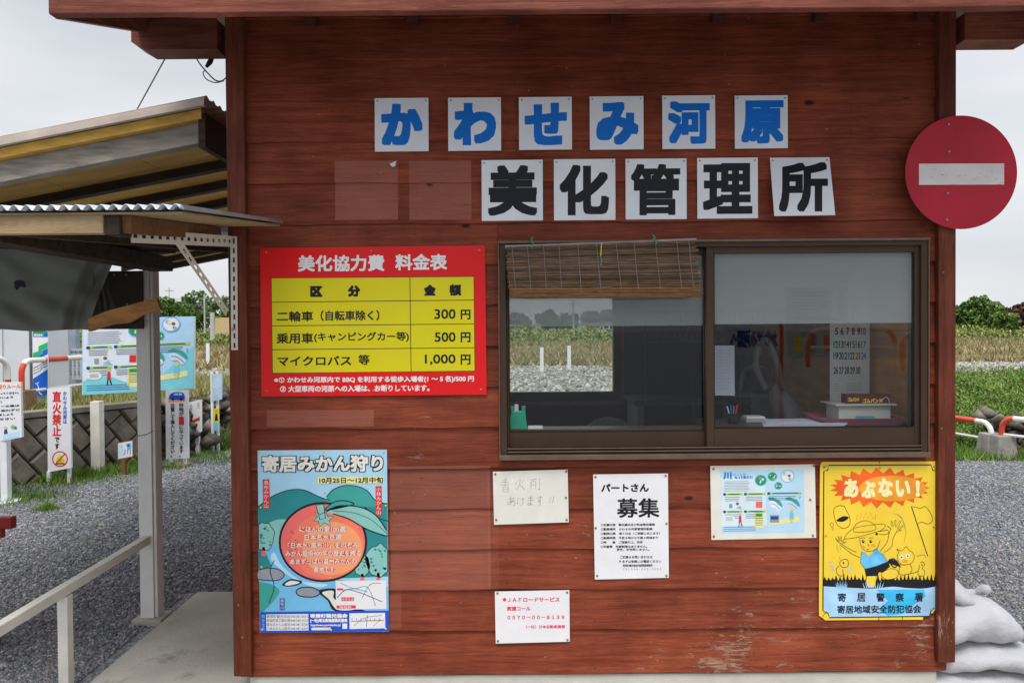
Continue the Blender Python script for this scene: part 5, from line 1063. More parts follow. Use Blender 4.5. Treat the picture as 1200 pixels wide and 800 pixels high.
# corrugated top sheet, waves across Y (run down the slope)
b = MB(); n_ = 150; vs = []; 
for i in range(n_ + 1):
    y_ = yF - .05 + (yBk - yF + .1) * i / n_; w_ = .008 * math.cos(i * 2.1)
    for x_ in (XLf, CR.x + .03): vs.append((x_, y_, zc_(x_) + .004 + w_))
b.add(vs, [(2 * i, 2 * i + 1, 2 * i + 3, 2 * i + 2) for i in range(n_)], BEIGE); o_ = b.build('roofing_sheet', up, smooth=True); sm_ = o_.modifiers.new('thickness', 'SOLIDIFY'); sm_.thickness = .003
slab_(XLf, CR.x + .025, yF - .07, yF - .045, -.034, -.012, BEIGE, 'edge_flashing', up); slab_(XLf, CR.x + .02, yF - .055, yF - .035, -.010, .006, BEIGE, 'edge_flashing', up)
nP = 4
for k in range(nP):
    x0 = XLf + (CR.x - XLf) * k / nP; x1 = XLf + (CR.x - XLf) * (k + 1) / nP
    for j in range(2):
        y0_ = yF + (yBk - yF) * j / 2; y1_ = yF + (yBk - yF) * (j + 1) / 2; slab_(x0 + .002, x1 - .002, y0_ + .002, y1_ - .002, -.052, -.04, PLY, 'plywood_panel', up)
slab_(XLf, CR.x, yF - .04, yF - .002, -.078, -.036, PLYY, 'front_batten', up)
for k in range(9):
    y_ = (.335, 1.02, 1.42, 1.85, 2.25, 2.65, 3.05, 3.45, 3.82)[k]
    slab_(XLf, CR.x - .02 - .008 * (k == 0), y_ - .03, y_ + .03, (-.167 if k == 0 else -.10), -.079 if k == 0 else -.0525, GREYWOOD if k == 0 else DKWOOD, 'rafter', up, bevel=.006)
b = MB(); x_ = CR.x; b.extr([(x_ - .018, yF - .03, zc_(x_) - .2), (x_ + .012, yF - .03, zc_(x_) - .2), (x_ + .012, yF - .03, zc_(x_) - .05), (x_ - .018, yF - .03, zc_(x_) - .05)], (0, yBk - yF, 0), DKWOOD); b.build('edge_beam', up)
for (xx, yy) in ((-5.0, .6), (-5.0, 3.6), (CR.x - .1, 3.7)):
    if xx < -4.5: continue
for yy in (.9, 3.55): MB().box(-3.24, -3.17, yy - .035, yy + .035, 0, zc_(-3.2) - .12, POSTW).build('post', up)
MB().box(CR.x - .075, CR.x - .02, 3.66, 3.72, 0, zc_(CR.x) - .2, DKWOOD).build('post', up)
# ------------------------------------------------------------------ left: low canopy in front
cn = thing('canopy', 'low corrugated metal canopy fixed to the hut corner', 'canopy', (-1.6, -.4, 0))
cA_ = P(213, 243, -.93); cB_ = P(333, 260, -.03); cxR = (cA_.x + cB_.x) / 2; zf_, zw_ = cA_.z, cB_.z; XC = -2.9
zcn = lambda y: zf_ + (zw_ - zf_) * (y + .93) / .90
# the sheet: waves across X
vs = []; n_ = 440
for i in range(n_ + 1):
    x_ = XC + (cxR - XC) * i / n_; w_ = .0075 * math.cos(x_ / .034 * 2 * math.pi)
    vs += [(x_, -.95, zcn(-.95) + w_), (x_, -.055, zcn(-.055) + w_)]
b = MB(); b.add(vs, [(2 * i, 2 * i + 1, 2 * i + 3, 2 * i + 2) for i in range(n_)], GALV); o_ = b.build('corrugated_sheet', cn, smooth=True); sm_ = o_.modifiers.new('thickness', 'SOLIDIFY'); sm_.thickness = .0018
# behind the wall plane it carries on to the left of the hut
vs = []; n2 = 300; xe = XL - .03
for i in range(n2 + 1):
    x_ = XC + (xe - XC) * i / n2; w_ = .0075 * math.cos(x_ / .034 * 2 * math.pi)
    vs += [(x_, -.054, zcn(-.054) + w_), (x_, .9, zcn(-.054) + .04 + w_)]
b = MB(); b.add(vs, [(2 * i, 2 * i + 1, 2 * i + 3, 2 * i + 2) for i in range(n2)], GALV); o_ = b.build('corrugated_sheet', cn, smooth=True); sm_ = o_.modifiers.new('thickness', 'SOLIDIFY'); sm_.thickness = .0018
for k in range(3): b = MB(); x_ = cxR + .002 + .003 * k; b.bar((x_, -.95, zcn(-.95) - .004 * k + .004), (x_, -.06, zcn(-.06) - .004 * k + .004), .004, .005, GALV); b.build('edge_strip', cn)
b = MB(); b.extr([(XC, -.93, zcn(-.93) - .012), (cxR - .004, -.93, zcn(-.93) - .012), (cxR - .004, -.058, zcn(-.058) - .012), (XC, -.058, zcn(-.058) - .012)], (0, 0, -.006), LTWOOD); b.build('underlay_board', cn)
xs1 = P(126, 258, -.9).x; xs2 = P(144, 258, -.9).x; zf2 = zcn(-.9) - .0185
MB().box(XC, xs1, -.925, -.895, zf2 - .054, zf2, LTWOOD).build('front_board', cn, bevel=.002); MB().box(xs1 + .001, xs2 - .001, -.918, -.85, zf2 - .056, zf2, DKWOOD).build('joist_end', cn)
b = MB(); e0 = Vector((xs2 + .008, -.90, zf2 - .026)); e1 = Vector((XL - .035, -.06, zcn(-.06) - .046)); b.bar(e0, e1, .03, .05, MIDWOOD); b.build('side_rafter', cn)
for k, x_ in enumerate((-1.45, -1.75, -2.1, -2.5)):
    b = MB(); b.bar((x_, -.86, zcn(-.86) - .045), (x_, .86, zcn(-.054) + .0), .04, .05, DKWOOD); b.build('rafter', cn)
bm = P(195, 309, .75)
b = MB(); b.box(bm.x - .10, bm.x + .012, -.86, .80, bm.z - .035, bm.z + .035, DKWOOD); b.build('main_beam', cn, bevel=.005)
MB().box(-2.9, bm.x + .2, .42, .48, bm.z + .045, bm.z + .11, DKWOOD).build('cross_beam', cn)
# slotted angle bracket
br = thing('slotted_bracket', 'off white slotted steel angle bracket holding the canopy at the hut corner', 'bracket', P(274, 410, -.06))
def slotted(name, a, c, w, wv, th, nsl, par, sl_l=.5, sl_w=.32):
    a = Vector(a); c = Vector(c); d = c - a; Ln = d.length; d = d / Ln; wv = (Vector(wv) - d * Vector(wv).dot(d)).normalized(); nn = d.cross(wv) * th
    b = MB(); p_ = Ln / nsl
    def q(u0, u1, v0, v1):
        pts = [a + d * u0 + wv * v0, a + d * u1 + wv * v0, a + d * u1 + wv * v1, a + d * u0 + wv * v1]; b.add(pts + [p + nn for p in pts], [(0, 1, 2, 3), (7, 6, 5, 4), (0, 4, 5, 1), (1, 5, 6, 2), (2, 6, 7, 3), (3, 7, 4, 0)], STEELW)
    q(0, Ln, -w / 2, -w * sl_w / 2); q(0, Ln, w * sl_w / 2, w / 2)
    for k in range(nsl + 1):
        u0 = max(0, k * p_ - p_ * (1 - sl_l) / 2); u1 = min(Ln, k * p_ + p_ * (1 - sl_l) / 2); q(u0, u1, -w * sl_w / 2, w * sl_w / 2)
    return b.build(name, par)
vz = P(271.5, 345, -.062)
slotted('upright', (P(274, 277, -.056).x, -.056, P(274, 277, -.056).z), (P(275, 410, -.056).x, -.056, P(275, 410, -.056).z), .026, (1, 0, 0), .002, 12, br, .55, .3)
ar0 = P(272, 283, -.075); ar1 = P(153, 276, -.80)
slotted('arm', ar1, ar0, .042, (0, 0, 1), .002, 15, br, .5, .3)
b = MB(); b.bar(ar1 + Vector((-.01, 0, .018)), ar0 + Vector((-.01, 0, .018)), .024, .002, STEELW); b.build('arm_flange', br)
pb = P(266, 366, -.09); f_ar = ar0 + (ar1 - ar0) * .62
slotted('brace', pb, f_ar, .034, (0, .6, 1), .002, 10, br, .55, .32)
q = (Vector(pb) + Vector((.0, .0, .0)))
for (a, c) in ((271.5, 281), (273.5, 386)): o_ = P(a, c, -.062); MB().tube([o_, o_ + Vector((0, -.008, 0))], .006, SCREW, 6).build('bolt', br)
# ------------------------------------------------------------------ white post, rail
f0 = G(180, 727); pxc = P(174.5, 450, f0.y); topz = bm.z - .036
t = thing('canopy_post', 'white painted steel post carrying the canopy on a concrete pad', 'post', (pxc.x, f0.y, 0))
hw = .041
b = MB(); b.box(pxc.x - hw, pxc.x + hw - .014, f0.y - hw, f0.y + hw, .03, topz, POSTW); b.box(pxc.x + hw - .0135, pxc.x + hw, f0.y - hw + .012, f0.y + hw, .03, topz, POSTW); b.build('shaft', t, bevel=.002)
MB().box(pxc.x - .075, pxc.x + .075, f0.y - .07, f0.y + .07, -.03, .03, CONC).build('footing', t, bevel=.008)
MB().tube([(pxc.x - hw - .002, f0.y - hw - .003, P(170, 512, .7).z), (pxc.x, f0.y - hw - .004, P(170, 511, .7).z), (pxc.x + hw, f0.y - hw - .003, P(170, 506, .7).z)], .0016, SOFTK, 5).build('wire', t)
rl = thing('handrail', 'off white wooden handrail running from the canopy post towards the viewer', 'handrail', (pxc.x, -.2, 0))
r0 = P(172, 632, f0.y - hw - .002); r1 = Vector((pxc.x + .0, -1.5, r0.z - .03)); b = MB(); b.bar(r0, r1, .04, .04, STEELW); b.build('rail', rl, bevel=.003)
b = MB(); b.box(pxc.x - .02, pxc.x + .022, .03, .072, -.02, r0.z - .032, STEELW); b.build('baluster', rl, bevel=.003); MB().box(pxc.x - .02, pxc.x + .022, -1.3, -1.25, -.02, r0.z - .05, STEELW).build('baluster', rl)
# red bench
RP = mat('glossy_red_paint', (.24, .018, .016), .35, .1, 6)
t = thing('bench', 'red painted bench end poking in at the left edge', 'bench', (-2.7, .4, 0)); q = P(13, 606, .3); q2 = P(12, 620, .3)
MB().box(-3.3, q.x, .3, .34, q2.z, q.z, RP).build('seat_board', t, bevel=.006); MB().box(-3.3, q.x - .05, .305, .335, q2.z - .04, q2.z - .001, RP).build('apron', t);
for k_y in (.36, .43, .50): MB().box(-3.3, q.x - .25, k_y, k_y + .05, q2.z, q.z, RP).build('seat_board', t, bevel=.006)
 
for xx in (-3.2, -2.5): MB().box(xx, xx + .05, .345, .54, 0, q2.z - .001, RP).build('leg', t)
# ------------------------------------------------------------------ tarpaulin, plank, panel
t = thing('steel_panel', 'dark steel panel hung beneath the canopy beside the post', 'panel', P(138, 385, .72)); a, c = P(80, 386, .72), P(166, 306, .72)
MB().box(a.x, c.x, .72, .735, a.z, bm.z - .037, PANEL).build('plate', t); tacks(t, [(134, 322), (148, 322), (149, 356), (112, 311)], .718, SCREW, .005)
nu, nv = 90, 50; vs = []; rr = np.random.default_rng(4)
for j in range(nv + 1):
    for i in range(nu + 1):
        u, v_ = i / nu, j / nv; x_px = -70 + 175 * u + (36 * (1 - v_) ** 1.3 if u > .99 else 36 * (1 - v_) ** 1.3 * u ** 6); y_px = 290 + 97 * v_ + 1.2 * math.sin(u * 12) * v_
        wz = .010 * math.sin(u * 9 + v_ * 5) + .005 * math.sin(u * 21 - v_ * 11 + 1) + .020 * math.sin(v_ * 6 + u * 3) + .003 * math.sin(u * 16 - v_ * 22) + .028 * math.exp(-((u - .80 - .1 * (1 - v_)) / .035) ** 2) - .03 * math.exp(-((u - .9 - .08 * (1 - v_)) / .04) ** 2)
        wz += .002 * math.sin(34 * u * (1 - v_ * .3)) * math.exp(-((v_ - .35) / .2) ** 2)
        vs.append(P(x_px, y_px, .42 - wz))
b = MB(); b.add(vs, [(j * (nu + 1) + i, j * (nu + 1) + i + 1, (j + 1) * (nu + 1) + i + 1, (j + 1) * (nu + 1) + i) for j in range(nv) for i in range(nu)], TARP)
o_ = b.build('tarpaulin', smooth=True, label='olive grey tarpaulin hanging under the canopy at the left', category='tarpaulin'); sm_ = o_.modifiers.new('thickness', 'SOLIDIFY'); sm_.thickness = .002
# small hole patch
A = Art(23, 334, .385); A.poly(smooth_pts([(17, 330), (22, 328), (29, 330), (30, 337), (24, 336), (20, 340), (17, 336)], True), BLACK, 60); A.mb.build('black_patch', o_)
# tarp folds to the right
vs = []; nu = 24; nv = 24
for j in range(nv + 1):
    for i in range(nu + 1):
        u, v_ = i / nu, j / nv; x0, x1 = 104 + 0 * v_, 112 + 30 * v_ ** .8; yt = 310 + 74 * v_ - u * 8 * v_
        vs.append(P(x0 + (x1 - x0) * u, yt, .47 + .02 * math.sin(u * 14 + v_ * 3) + .05 * u))
b = MB(); b.add(vs, [(j * (nu + 1) + i, j * (nu + 1) + i + 1, (j + 1) * (nu + 1) + i + 1, (j + 1) * (nu + 1) + i) for j in range(nv) for i in range(nu)], TARP); b.build('fold', o_, smooth=True)
b = MB(); b.extr([P(103.5, 388.5, .38), P(103.5, 373, .38), P(126, 364, .38), P(183, 349, .38), P(187.5, 362, .38), P(166, 369, .38), P(158, 374, .38), P(150, 378, .38), P(130, 380, .38)], (0, .025, 0), NEWWOOD)
o_ = b.build('broken_plank', label='broken orange pine plank hanging aslant over the white post', category='plank', bevel=.002)
b = MB(); b.tube(smooth_pts([P(142, 372, .45), P(156, 376, .45), P(167, 366, .45), P(150, 364, .45)], n=4), .016, RUB, 8); b.build('rope_coil', label='dark rubber strap bunched behind the broken plank', category='strap')

# ------------------------------------------------------------------ cables under the eave
b = MB(); b.tube([P(157, 135, 1.3), P(178, 97, .9), P(200, 57, .3)], .0035, BLACK, 5); b.build('aerial_cable', label='thin black cable rising from the carport roof to the eave', category='cable')
cb = thing('cable_loop', 'looped black cable with connector hanging beside the hut post', 'cable', P(250, 80, .1))
MB().tube(smooth_pts([P(228, 58, .1), P(231, 70, .1), P(240, 82, .1), P(252, 94, .1), P(260, 95, .1), P(266, 90, .05)], n=5), .0028, BLACK, 6).build('wire', cb)
MB().tube(smooth_pts([P(241, 82, .1), P(238, 86, .1), P(242, 93, .1), P(252, 97, .1), P(262, 95, .05)], n=5), .0022, BLACK, 6).build('wire', cb)
MB().tube([P(249, 67, .1), P(246, 73, .1), P(241.5, 79, .1)], [.008, .011, .006], BLACK, 8).build('connector', cb)

# ------------------------------------------------------------------ barriers
BR_ = mat('barrier_red', (.62, .07, .035), .35, .15, 8, dirt=((.45, .35, .30), .70, 20)); BW_ = mat('barrier_white', (.70, .69, .66), .35, .06, 8)
def barrier(x0p, x1p, topy, lowy, Y0, Y1, label, foot=None, zb=0, group='red and white pipe barriers', r=.03, blocks=()):
    A0, A1 = P(x0p, topy, Y0), P(x1p, topy, Y1); d = (A1 - A0); d.z = 0; Ln = d.length; d.normalize(); zt = A0.z; t = thing('pipe_barrier', label, 'barrier', ((A0.x + A1.x) / 2, (A0.y + A1.y) / 2, zb), group)
    rr_ = .13; pts = []
    for k in range(5): pts.append(A0 + Vector((0, 0, zb - zt + (zt - rr_ - zb) * k / 5)))
    for k in range(7): a = k / 6 * math.pi / 2; pts.append(A0 + d * (rr_ * (1 - math.cos(a))) + Vector((0, 0, -rr_ + rr_ * math.sin(a))))
    nn = max(6, int(Ln / .1))
    for k in range(1, nn): pts.append(A0 + d * (rr_ + (Ln - 2 * rr_) * k / nn))
    for k in range(7): a = k / 6 * math.pi / 2; pts.append(A0 + d * (Ln - rr_ + rr_ * math.sin(a)) + Vector((0, 0, -rr_ + rr_ * math.cos(a))))
    for k in range(4, -1, -1): pts.append(A0 + d * Ln + Vector((0, 0, zb - zt + (zt - rr_ - zb) * k / 5)))
    tot = len(pts); acc = [0]
    for i in range(1, tot): acc.append(acc[-1] + (pts[i] - pts[i - 1]).length)
    b = MB(); b.tube(pts, r, BR_, 8, cols=lambda i: BR_ if int((acc[i] + .22) / .36) % 2 else BW_); b.build('pipe', t, smooth=True)
    zl_ = P((x0p + x1p) / 2, lowy, (Y0 + Y1) / 2).z
    MB().tube([A0 + Vector((0, 0, zl_ - zt)), A0 + d * Ln + Vector((0, 0, zl_ - zt))], r * .6, BW_, 6).build('lower_rail', t)
    for k in (0, 1):
        c = A0 + d * (Ln * k); s_ = .12; h_ = .25
        b = MB(); vs = [(c.x + a * s_ * f, c.y + e * s_ * f, zb + z_) for (f, z_) in ((1, -.06), (.78, h_)) for (a, e) in ((-1, -1), (1, -1), (1, 1), (-1, 1))]
        b.add(vs, [(0, 1, 5, 4), (1, 2, 6, 5), (2, 3, 7, 6), (3, 0, 4, 7), (4, 5, 6, 7)], foot or CONC); b.build('concrete_foot', t, bevel=.01)
OCH = mat('rusty_stained_concrete', (.16, .10, .055), .9, .3, 6, .3, 40)
yt = G(33, 492, WH).y
barrier(25, 117, 423, 453, 4.9, 6.4, 'pipe barrier on the terrace in front of the white container', OCH, WH - .05)
barrier(-95, 9, 424, 453, 3.9, 4.8, 'pipe barrier cut by the left edge of the photo', OCH, WH - .05)
yb_ = G(1155, 533).y; FTC = mat('grey_foot_concrete', (.27, .255, .23), .9, .25, 7, .4, 30, dirt=((.13, .12, .10), .56, 9))
barrier(1075, 1162, 483, 507, yb_ + 1.1, yb_, 'pipe barrier behind the hut corner, leaning on the green bank', FTC, 0); barrier(1174, 1290, 489, 515, yb_ - .15, yb_ - 1.0, 'pipe barrier at the right edge beside rubble', FTC, 0)
n = 60; c = G(1206, 534); rock_field('rubble_stones', np.stack([c.x + RNG.normal(.1, .12, n), c.y + .45 + RNG.normal(0, .15, n), RNG.uniform(0, .4, n)], 1), RNG.uniform(.05, .12, n), RUB_, .8)

# ------------------------------------------------------------------ signs on the left
def leg(parent, px, ytop, ybot, Y, w, m=WHITE, name='leg', z0=0):
    a = P(px, ybot, Y); c = P(px, ytop, Y); MB().box(a.x - w / 2, a.x + w / 2, Y - w / 2, Y + w / 2, z0 if z0 is not None else a.z, c.z, m).build(name, parent, bevel=.002)
# left-edge board
Y = G(8, 588).y; t = thing('rules_board', 'white rules board on a single post at the left edge', 'sign', G(8, 588)); A = Art(8, 480, Y - .05, yaw=-14, src=(0, 400, 4), lay=.0008)
A.board([(-130, 195), (96, 190), (103, 448), (-130, 492)], .02, PAPER, WHITE).build('board', t); A.text('ごみの持ち帰りルール', -120, 203, 96, 222, ORANGE, 2, .8, tilt=.03)
for k in range(7): A.text(('ごみは必ず持ち帰ってください。', '河原を汚さないよう', 'お願いします。', 'バーベキューの後は', '火の始末を忘れずに', 'きれいに使いましょう', 'ご協力ください')[k], -110, 240 + k * 20, (88, 60, 10, 90, 92, 60, 70)[k], 250 + k * 20, BLACK, 2, .5, tilt=.06)
A.poly([(14, 440), (90, 420), (88, 446), (14, 460)], WATL, 2); A.circ(26, 405, 7, SKIN, 3); A.poly([(20, 412), (32, 410), (36, 430), (18, 434)], NAVY, 3); A.circ(60, 400, 10, cS('leaf_green', (.2, .5, .2)), 3); A.circ(72, 404, 7, GRN, 4); A.done(t)
leg(t, 7.5, 510, 588, Y, .06); b = MB(); a = G(8, 588); b.tube([(a.x, Y, 0), (a.x, Y, .015)], .11, WHITE, 16); b.build('base_plate', t)
# direct fire prohibited
Y = G(68, 567).y; t = thing('fire_ban_sign', 'tall white open fire ban sign with red lettering and crossed campfire', 'sign', G(69, 567)); A = Art(69, 505, Y - .03, yaw=-14, src=(0, 400, 4), lay=.0008)
A.board([(221, 222), (328, 211), (333, 592), (224, 612)], .02, PAPER, WHITE).build('board', t)
A.vtext('直火禁止', 266, 232, 445, 42, RDI, 2, 1.6); A.vtext('です', 267, 444, 505, 24, BLACK, 2, 1); A.vtext('かわせみ河原は', 304, 232, 386, 19, BLUE, 2, .5)
A.circ(281, 550, 37, RDI, 2); A.circ(281, 550, 31, PAPER, 3); A.poly(smooth_pts([(264, 566), (266, 545), (275, 540), (281, 525), (290, 540), (300, 548), (301, 566)], True), YEL, 4); A.circ(282, 556, 8, ORANGE, 5); A.stroke([(262, 572), (302, 572)], 7, BROWN, 5); A.stroke([(258, 576), (305, 524)], 5.5, RDI, 6); A.done(t)
leg(t, 57.7, 552, 568, Y, .03); leg(t, 81.5, 548, 566, Y, .03)
# big river board
Y = G(115, 555).y; t = thing('river_guide_board', 'large pale blue illustrated river guide board behind the canopy post', 'sign', G(115, 555)); A = Art(162, 420, Y - .06, yaw=-7, src=(0, 330, 4), lay=.0012)
BDY = cS('board_sky', (.40, .62, .82)); A.board([(385, 175), (910, 162), (908, 502), (385, 532)], .03, BDY, WHITE).build('board', t)
A.poly([(390, 200), (730, 190), (730, 300), (740, 508), (389, 528)], cS('board_white', (.66, .72, .80)), 1)
A.poly(smooth_pts([(388, 470), (440, 440), (520, 446), (600, 470), (700, 450), (740, 455)]) + [(906, 300), (906, 500), (740, 510), (389, 530)], CYAN, 2)
A.poly([(600, 405), (735, 400), (735, 492), (600, 494)], PYEL, 3)
K = lambda a, c: (390 + 515 * a, 182 + 340 * c - a * 20); river_board(A, K, lambda a: 390 + 515 * a, lambda c: 176 + 338 * c, 3, False); A.done(t)
leg(t, 115, 470, 555, Y, .095, STEELW); leg(t, 172, 470, 553, Y, .095, STEELW)
# small sign on a stake
Y = G(145, 557).y; t = thing('stake_sign', 'small wood framed blue and white sign on a brown stake', 'sign', G(145, 557)); A = Art(146, 527, Y - .02, yaw=-10, src=(0, 400, 4), lay=.0008)
A.board([(548, 474), (624, 460), (625, 540), (549, 556)], .015, BROWN).build('frame', t); A.poly([(553, 477), (620, 465), (621, 537), (554, 550)], PAPER, 1); A.poly([(556, 490), (575, 482), (580, 535), (557, 540)], WATL, 2); A.poly([(590, 480), (614, 474), (616, 500), (598, 512)], WAT, 2); A.circ(602, 486, 6, NAVY, 3); A.text('川', 580, 505, 612, 530, BLUE, 3); A.done(t); leg(t, 145.5, 538, 557, Y, .035, BROWN, 'stake')
# sandy ground warning
Y = G(207, 546).y; t = thing('soft_sand_sign', 'tall white soft sand warning sign with a blue car picture', 'sign', G(207, 546)); A = Art(207, 500, Y - .03, yaw=-8, src=(150, 440, 5), lay=.0008)
A.board([(220, 86), (350, 86), (355, 483), (222, 490)], .02, PAPER, WHITE).build('board', t)
A.poly([(236, 130), (334, 126), (334, 152), (237, 156)], ORGL, 2); A.poly(smooth_pts([(240, 128), (245, 112), (268, 98), (310, 97), (328, 108), (330, 138), (300, 142), (244, 138)], True), RBL, 3); A.poly([(264, 113), (276, 103), (292, 102), (292, 114)], WATL, 4); A.poly([(297, 102), (312, 102), (320, 113), (297, 114)], WATL, 4); A.circ(262, 138, 8, BLACK, 5); A.circ(312, 138, 8, BLACK, 5)
A.vtext('砂地が', 312, 160, 236, 28, BLACK, 2, .8); A.vtext('軟弱', 313, 238, 288, 33, RDI, 2, 2); A.vtext('になっています。', 312, 290, 478, 27, BLACK, 2, .8); A.vtext('注意して進入してください。', 261, 162, 478, 26, BLACK, 2, .8); A.done(t)
leg(t, 217, 535, 545, Y, .03); leg(t, 200, 535, 544, Y, .03, WHITE); MB().box(P(190, 545, Y).x, P(222, 545, Y).x, Y - .1, Y + .1, -.03, .03, mat('tan_sill', (.26, .21, .13), .9)).build('ground_sill', t)
# red arrow sign
Y = G(232, 533).y; t = thing('arrow_sign', 'white sign with a row of red marks behind the soft sand sign', 'sign', G(232, 533)); A = Art(228, 488, Y, yaw=-32, src=(150, 440, 5), lay=.001)
A.board([(354, 156), (426, 140), (426, 328), (355, 350)], .02, PAPER, WHITE).build('board', t); A.poly([(358, 278), (372, 222), (378, 262), (420, 240), (420, 262), (380, 274)], RDI, 2)
A.vtext('河原', 370, 170, 205, 14, SOFTK, 2); A.vtext('出口', 412, 155, 192, 14, SOFTK, 2); A.vtext('徐行', 378, 305, 332, 12, SOFTK, 2); A.vtext('一方', 396, 296, 322, 12, SOFTK, 2); A.done(t); leg(t, 232, 505, 533, Y, .045); leg(t, 222, 508, 530, Y + .3, .03)
# narrow double leg sign
Y = G(255, 530).y; t = thing('narrow_sign', 'narrow sign on two thin white legs with a yellow figure plate', 'sign', G(255, 530)); A = Art(255, 460, Y - .03, yaw=-5, src=(150, 440, 5), lay=.001)
A.board([(490, -10), (552, -12), (550, 138), (492, 150)], .012, mat('faded_blue_sheet', (.42, .55, .68), .4, .15, 8)).build('sheet', t); A.stroke([(500, 20), (540, 30)], 2, WPR, 2); A.stroke([(498, 60), (545, 90)], 2, WPR, 2)
A.poly([(504, 192), (532, 190), (532, 276), (504, 280)], YEL, -8); A.poly([(504, 278), (532, 275), (528, 320), (506, 324)], WAT, -8); A.poly([(508, 198), (528, 196), (526, 214), (508, 216)], ORANGE, -6); A.circ(517, 228, 6, BLACK, -6); A.poly([(511, 234), (524, 234), (528, 266), (520, 262), (508, 268)], BLACK, -6); A.done(t)
leg(t, 249.5, 435, 530, Y, .028); leg(t, 255.8, 435, 528, Y + .03, .028)
# grey text board behind the barrier, container, banner
Y = 7.2; t = thing('text_board', 'pale grey lettered board standing behind the terrace barrier', 'sign', (P(86, 466, Y).x, Y, WH)); A = Art(84, 428, Y - .05, yaw=-6, src=(0, 330, 5.333), lay=.0015)
A.board([(380, 420), (560, 414), (560, 610), (388, 614)], .02, mat('grey_board', (.42, .44, .50), .5)).build('board', t); A.text('かわせみ', 440, 430, 540, 448, SOFTK, 2, .8)
for c_ in range(5): A.vtext('河原利用の皆様へ', 415 + c_ * 26, 460, 606, 17, SOFTK, 2)
A.done(t); leg(t, 88, 385, 466, Y, .10, mat('blue_grey_post', (.26, .30, .38), .5), 'leg', WH)
MB()
Y = 5.35
t = thing('storage_container', 'white storage container standing on the grassy terrace', 'container', (P(20, 467, Y).x, Y, WH)); wcm = mat('white_container', (.60, .63, .68), .45, .04, 3, dirt=((.45, .45, .44), .68, 3))
xr = P(57, 420, Y).x; MB().box(xr - 3.2, xr, Y, Y + .38, WH + .02, WH + 1.35, wcm).build('body', t, bevel=.01)
xs_ = P(36.5, 420, Y).x; MB().box(xs_ - .012, xs_ + .012, Y - .012, Y - .001, WH + .02, WH + 1.35, SOFTK).build('door_seam', t); MB().box(P(3, 420, Y).x - .01, P(3, 420, Y).x + .01, Y - .02, Y - .001, WH + .02, WH + 1.35, wcm).build('rib', t)
Y2 = Y - .05; t = thing('banner_sign', 'narrow blue and green striped panel against the white container', 'banner', (P(47, 464, Y2).x, Y2, WH)); A = Art(47, 425, Y2, src=(0, 330, 5.333), lay=.0008)
A.board([(205, 308), (299, 308), (299, 716), (207, 718)], .015, PAPER).build('panel', t); A.poly([(206, 312), (298, 314), (298, 346), (206, 344)], BLUE, 2); A.poly([(206, 310), (298, 310), (298, 322), (206, 324)], GRN, 3); A.text('寄居町', 212, 326, 272, 342, WPR, 5, .6)
GRB = cS('flag_green', (.02, .42, .16)); FB = cS('flag_blue', (.01, .12, .58))
A.poly([(206, 446), (240, 434), (240, 404), (298, 376), (298, 414), (262, 430), (262, 450), (206, 488)], GRB, 2); A.poly([(206, 490), (264, 450), (264, 432), (298, 416), (298, 452), (206, 500)], FB, 2)
for k in range(3): A.stroke([(208, 540 + k * 18), (250, 520 + k * 18), (262, 510 + k * 14), (298, 490 + k * 18)], 4, FB if k != 1 else GRK, 2, sm=False)
A.poly([(206, 606), (298, 545), (298, 714), (208, 716)], FB, 3); A.stroke([(222, 632), (238, 650), (245, 690), (262, 706)], 6, PAPER, 4); A.stroke([(222, 640), (244, 628)], 4, PAPER, 4); A.done(t)

# ------------------------------------------------------------------ sandbags
SB = mat('woven_white_sack', (.44, .44, .465), .5, .12, 7, .5, 45, dirt=((.33, .29, .23), .62, 7))
def sandbag(c, L_, W_, H_, yaw, label, seed, sag=0):
    t = thing('sandbag', label, 'sandbag', c, 'white sandbags piled beside the hut'); r_ = random.Random(seed); nu, nv = 40, 28; vs = []; ca, sa = math.cos(R(yaw)), math.sin(R(yaw))
    ph = [r_.uniform(0, 6) for _ in range(6)]
    for i in range(nu + 1):
        u = i / nu * 2 - 1; prof_ = (1 - abs(u) ** 3.2) ** .5; hh_ = H_ / 2 * (prof_ * .96 + .04); ww = W_ / 2 * (1 - abs(u) ** 6 * .18) * (prof_ * .25 + .75)
        for j in range(nv):
            a = j / nv * 2 * math.pi; cy, sz_ = math.cos(a), math.sin(a); e = .95
            y_ = ww * math.copysign(abs(cy) ** e, cy); z_ = hh_ * math.copysign(abs(sz_) ** .9, sz_)
            n_ = .005 * math.sin(u * 5 + ph[0] + a * 2) + .002 * math.sin(u * 15 + ph[1] - a * 3) + .005 * math.sin(a * 9 + ph[2] + u * 6) * abs(u) ** 3
            x_ = L_ / 2 * u; z_ += n_ - sag * u * u; y_ += n_ * .6
            vs.append((c[0] + x_ * ca - y_ * sa, c[1] + x_ * sa + y_ * ca, c[2] + z_))
    b = MB(); b.add(vs, [(i * nv + j, i * nv + (j + 1) % nv, (i + 1) * nv + (j + 1) % nv, (i + 1) * nv + j) for i in range(nu) for j in range(nv)], SB); b.f += [list(range(nv)), list(range(nu * nv, nu * nv + nv))]; b.mi += [0, 0]
    o = b.build('sack', t, smooth=True); return t
XS = XR + .06
sandbag((1.90, .16, .025), .50, .38, .09, 4, 'lowest white sandbag beside the hut foundation', 1)
sandbag((1.92, .14, .118), .50, .36, .125, -5, 'white sandbag with pointed end, second from the bottom', 2, .035)
s3 = sandbag((1.87, .15, .255), .44, .36, .185, 7, 'plump white sandbag below the topmost one', 3, .06)
s4 = sandbag((1.76, .19, .375), .34, .30, .11, -8, 'topmost white sandbag with a tied neck', 4, .06)
